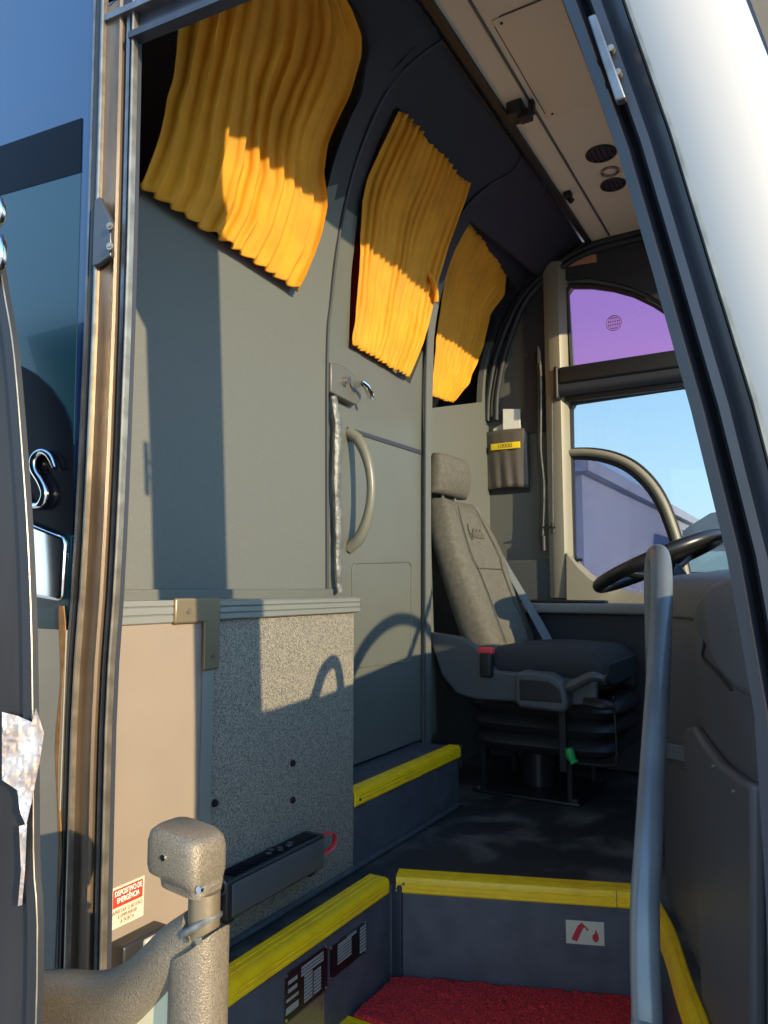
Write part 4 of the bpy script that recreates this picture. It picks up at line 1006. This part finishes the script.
# ---- opened entrance door leaf (in front of the body)
LY = .53
LE = [(34, 1100), (34, 850), (33, 700), (31, 600), (26, 500), (15, 360), (5, 295), (-6, 235), (-30, 150)]
le = [ony(u, v, LY) for u, v in LE]
dleaf = thing('entrance_door_leaf', 'opened black entrance door leaf seen edge-on in front of the body', 'door', (le[0].x - .1, LY, -.3))
le.insert(0, Vector((le[0].x, LY, -.96)))
led = smoothpath(le, 5)
finish('panel', loft([[p + Vector((-.62, .0, 0)), p + Vector((-.014, .0, 0)), p + Vector((-.004, .003, 0)), p + Vector((-.014, .012, 0)), p + Vector((-.05, .036, 0)), p + Vector((-.62, .036, 0))] for p in led]), mat('door_leaf_black', (.030, .027, .028), .35, var=.4, vscale=4, stretch=(3, 3, .5), spec=.25), dleaf)
finish('edge_seal', loft([[p + Vector((-.012, -.004, 0)), p + Vector((.001, .0, 0)), p + Vector((.002, .006, 0)), p + Vector((-.012, .014, 0)), p + Vector((-.016, .012, 0)), p + Vector((-.006, .002, 0))] for p in led]), M['black'], dleaf)
finish('bright_line', tube([p + Vector((.0005, -.001, 0)) for p in led], .0010, seg=6), M['lip'], dleaf)
tpx = [(2, 712), (18, 716), (32, 722), (36, 708), (44, 733), (40, 760), (32, 800), (26, 826), (20, 812), (17, 790), (2, 780)]
tbm = sheet([(u / 100, v / 100) for u, v in tpx], [], lambda a, b, d: ony(a * 100, b * 100, LY - .004 - d - .006 * abs(noise.noise(Vector((a * 14, b * 14, 2))))), .002, .03)
finish('torn_tape', tbm, M['tape'], dleaf, angle=20)
tb2 = sheet([(u / 100, v / 100) for u, v in [(19, 826), (27, 824), (25, 870), (22, 905), (18, 906), (21, 870)]], [], lambda a, b, d: ony(a * 100, b * 100, LY - .004 - d - .004 * abs(noise.noise(Vector((a * 20, b * 14, 5))))), .002, .03)
finish('torn_tape', tb2, M['tape'], dleaf, angle=20)
hg = bmesh.new()
c = ony(0, 218, LY - .01); add_tube(hg, [c + Vector((-.03, 0, .03)), c + Vector((.0, -.006, .018)), c + Vector((.006, -.006, -.002)), c + Vector((-.03, 0, -.01))], .009, seg=10, smooth=4)
finish('chrome_hinge', hg, M['chrome'], dleaf); hg = bmesh.new()
c = ony(0, 255, LY - .01); add_tube(hg, [c + Vector((-.03, 0, .02)), c + Vector((.002, -.006, .016)), c + Vector((.006, -.006, -.014)), c + Vector((-.03, 0, -.02))], .010, seg=10, smooth=4)
finish('chrome_hinge', hg, M['chrome'], dleaf)

# ---- textured door arm
AYc = .66
arm = thing('door_arm', 'textured bronze swing arm of the entrance door with a rounded cap', 'door arm', (-.65, AYc, -.4))
pc = ony(199, 960, AYc)
prings = []
for z, s in ((-.6, 1.0), (.0, 1.0), (.2, 1.0), (.30, 1.0), (.365, 1.0)):
    prings.append([(pc.x + (.032 * s if 1 else 0) * math.copysign(abs(math.cos(t)) ** .8, math.cos(t)), AYc + .030 * s * math.copysign(abs(math.sin(t)) ** .8, math.sin(t)), z + (.028 * (math.cos(t) * .9) if z > .36 else 0)) for t in [2 * math.pi * k / 28 for k in range(28)]])
finish('post', loft(prings), M['hide'], arm, angle=50)
apx = [(200, 930), (178, 950), (152, 976), (128, 995), (100, 1003), (66, 1000), (30, 1000), (-40, 1006)]
apr = [.026, .031, .032, .034, .035, .034, .033, .033]
ap = [ony(u, v, AYc - .002 * i) for i, (u, v) in enumerate(apx)]
finish('arm_cover', tube(ap, apr, seg=20, smooth=6, flat=.9, up=(0, -1, 0)), M['hide'], arm, angle=60)
gp_ = [ony(u, v, AYc) for u, v in [(182, 968), (182, 1070), (100, 1070), (112, 1026), (140, 1008), (162, 988)]]
finish('gusset', prism([p + Vector((0, -.012, 0)) for p in gp_], (0, -.004, 0)), M['cream'], arm, smooth=False)
sc_ = ony(199, 907, AYc)
cr = ony(201, 905, AYc)
finish('collar', tube([(pc.x + .012 * math.cos(t) * 1.7, AYc + .022 * math.sin(t), .386 + .014 * math.cos(t)) for t in [2 * math.pi * k / 24 for k in range(24)]], .0045, seg=8, closed=True), M['foil'], arm)
finish('shaft', disc((pc.x + .006, AYc, .35), (0, 0, 1), .018, .075, 20), M['brass'], arm)
cl, cR = ony(149, 858, AYc), ony(227, 858, AYc)
cw = (cR.x - cl.x) / 2; cxm = (cR.x + cl.x) / 2
z1c, z0c = ony(190, 828, AYc).z, ony(200, 889, AYc).z
cr_ = []
for z, s, n_ in ((z0c, .76, 5), (z0c + .010, .80, 5), (z0c + .014, .95, 5), (z0c + .022, 1.0, 5), (z1c - .016, 1.0, 5), (z1c - .006, .95, 4.5), (z1c, .80, 4)):
    shift = cw * .14 if s < .85 and z < z0c + .012 else 0
    cr_.append([Vector((p.x + shift + (cw * .0), p.y, p.z + (p.x - cxm) * (-.10))) for p in superring(cxm, AYc, z, cw * .66 * s, cw * .5 * s, n_, 32)])
cap = finish('cap', loft(cr_), M['hide'], arm, angle=45)
finish('screw', disc(ony(165, 857, AYc - cw * .46), (0, -1, 0), .0035, .004, 12), M['chrome'], cap)
finish('screw', disc(ony(201, 889, AYc - .02), (0, -1, 0), .004, .004, 12), M['chrome'], arm)
finish('rivet', disc(ony(200, 940, AYc - .029), (0, -1, 0), .0035, .004, 12), M['lip'], arm)

# ---- things outside
bd = thing('white_building', 'pale lavender wall of a long low building seen through the quarter window', 'building', (-2.6, 12, -1))
fy = 9.0
gpt = onx(600, 481, -2.2)
finish('wall', box((-6, gpt.y - .8, -1), (-2.2, gpt.y + 16, gpt.z)), M['farwhite'], bd, smooth=False)
finish('roof', box((-6.1, gpt.y - .9, gpt.z), (-2.1, gpt.y + 16.1, gpt.z + .15)), M['farwhite'], bd, smooth=False)
VY = 12.0
v0 = ony(690, 520, VY); v1 = ony(760, 520, VY)
vb = thing('parked_coach', 'dark parked coach outside beyond the steering wheel', 'coach', (v1.x, VY + 1, -1))
x0v = ony(676, 540, VY).x
rg = []
for y, tz in ((VY, 0), (VY + 4, 0)):
    rg.append([Vector((x0v, y, -.7)), Vector((x0v, y, ony(690, 548, VY).z)), Vector((x0v + .15, y, ony(690, 528, VY).z)), Vector((x0v + .5, y, ony(690, 514, VY).z)), Vector((x0v + 1.2, y, ony(690, 507, VY).z)), Vector((x0v + 4.2, y, ony(690, 503, VY).z)), Vector((x0v + 4.4, y, -.7))])
finish('body', loft(rg), M['fardark'], vb)
zz = lambda v: ony(690, v, VY).z
finish('window_band', box((x0v + .1, VY - .03, zz(545)), (x0v + 4.2, VY + .02, zz(530))), M['fardark'], vb, smooth=False)
finish('side_stripe', box((x0v + .05, VY - .04, zz(572)), (x0v + 4.3, VY + .02, zz(552))), M['farteal'], vb, smooth=False)
for k in range(2): finish('wheel', disc((x0v + 1.0 + 2.3 * k, VY - .05, -.6), (0, 1, 0), .42, .25, 24), M['black'], vb)

SUN_D = Vector((-1, .32, -.29)).normalized()
def tosun(u, v, X):
    p = onx(u, v, XD); return p + SUN_D * ((X - p.x) / SUN_D.x)
ma = thing('shadow_arm', 'added black curved tube outside the windscreen, casting an arc shadow', 'shadow caster', (.26, 2.0, .876))  # unseen tube, added and shaped to throw the arc shadow on the inner door
mp_ = [tosun(u, v, .265) for u, v in [(344, 700), (352, 672), (366, 645), (384, 626), (402, 619), (420, 625), (434, 645), (442, 668), (446, 700)]]
for p in (mp_[0], mp_[-1]): p.z = .888
finish('arm', tube(mp_, .022, seg=12, smooth=5), M['black'], ma)
b0, b1 = tosun(432, 590, .265), tosun(408, 660, .265)
finish('strut', tube([b0, b1], .014, seg=10), M['black'], ma)
finish('mount', box((.222, min(mp_[0].y, mp_[-1].y) - .04, .876), (.295, max(mp_[0].y, mp_[-1].y) + .04, .888)), M['black'], ma)
# ================================================================== LIGHT, CAMERA
sun = bpy.data.lights.new('sun', 'SUN'); sun.energy = 4.2; sun.color = (1.0, .80, .50); sun.angle = R(.6)
so_ = bpy.data.objects.new('sun', sun); COL.objects.link(so_); so_.rotation_euler = SUN_D.to_track_quat('-Z', 'Y').to_euler(); so_.location = (6, -1, 4)
wd_ = bpy.data.worlds.new('sky'); S.world = wd_; wd_.use_nodes = True
nt = wd_.node_tree; bg = nt.nodes['Background']
tc = nt.nodes.new('ShaderNodeTexCoord'); sx = nt.nodes.new('ShaderNodeSeparateXYZ'); rp_ = nt.nodes.new('ShaderNodeValToRGB')
nt.links.new(tc.outputs['Generated'], sx.inputs[0])
mr = nt.nodes.new('ShaderNodeMapRange'); mr.inputs['From Min'].default_value = -.2; mr.inputs['From Max'].default_value = 1.0
nt.links.new(sx.outputs['Z'], mr.inputs['Value']); nt.links.new(mr.outputs['Result'], rp_.inputs['Fac'])
el = rp_.color_ramp.elements
el[0].position = 0.13; el[0].color = (.30, .27, .24, 1)
el[1].position = 1.0; el[1].color = (.10, .25, .62, 1)
for p, c in ((.17, (.62, .76, .84, 1)), (.28, (.50, .74, .90, 1)), (.45, (.30, .55, .85, 1))):
    e = el.new(p); e.color = c
dt = nt.nodes.new('ShaderNodeVectorMath'); dt.operation = 'DOT_PRODUCT'; dt.inputs[1].default_value = (.95, -.31, 0)
nt.links.new(tc.outputs['Generated'], dt.inputs[0])
ma_ = nt.nodes.new('ShaderNodeMath'); ma_.operation = 'MULTIPLY_ADD'; ma_.inputs[1].default_value = .30; ma_.inputs[2].default_value = .98
nt.links.new(dt.outputs['Value'], ma_.inputs[0])
vm = nt.nodes.new('ShaderNodeVectorMath'); vm.operation = 'SCALE'
nt.links.new(rp_.outputs['Color'], vm.inputs[0]); nt.links.new(ma_.outputs[0], vm.inputs['Scale'])
nt.links.new(vm.outputs[0], bg.inputs['Color']); bg.inputs['Strength'].default_value = 1.38

cam = bpy.data.cameras.new('camera'); cam.sensor_fit = 'VERTICAL'; cam.sensor_height = 36; cam.lens = 36 * FPX / 1024; cam.clip_start = .01
co = bpy.data.objects.new('camera', cam); COL.objects.link(co)
co.matrix_world = Matrix(((RT.x, UP.x, -FW.x, CAM.x), (RT.y, UP.y, -FW.y, CAM.y), (RT.z, UP.z, -FW.z, CAM.z), (0, 0, 0, 1)))
S.camera = co
S.view_settings.view_transform = 'Standard'; S.view_settings.look = 'None'; S.view_settings.exposure = 0.95; S.view_settings.gamma = 1.0
S.view_settings.use_curve_mapping = False
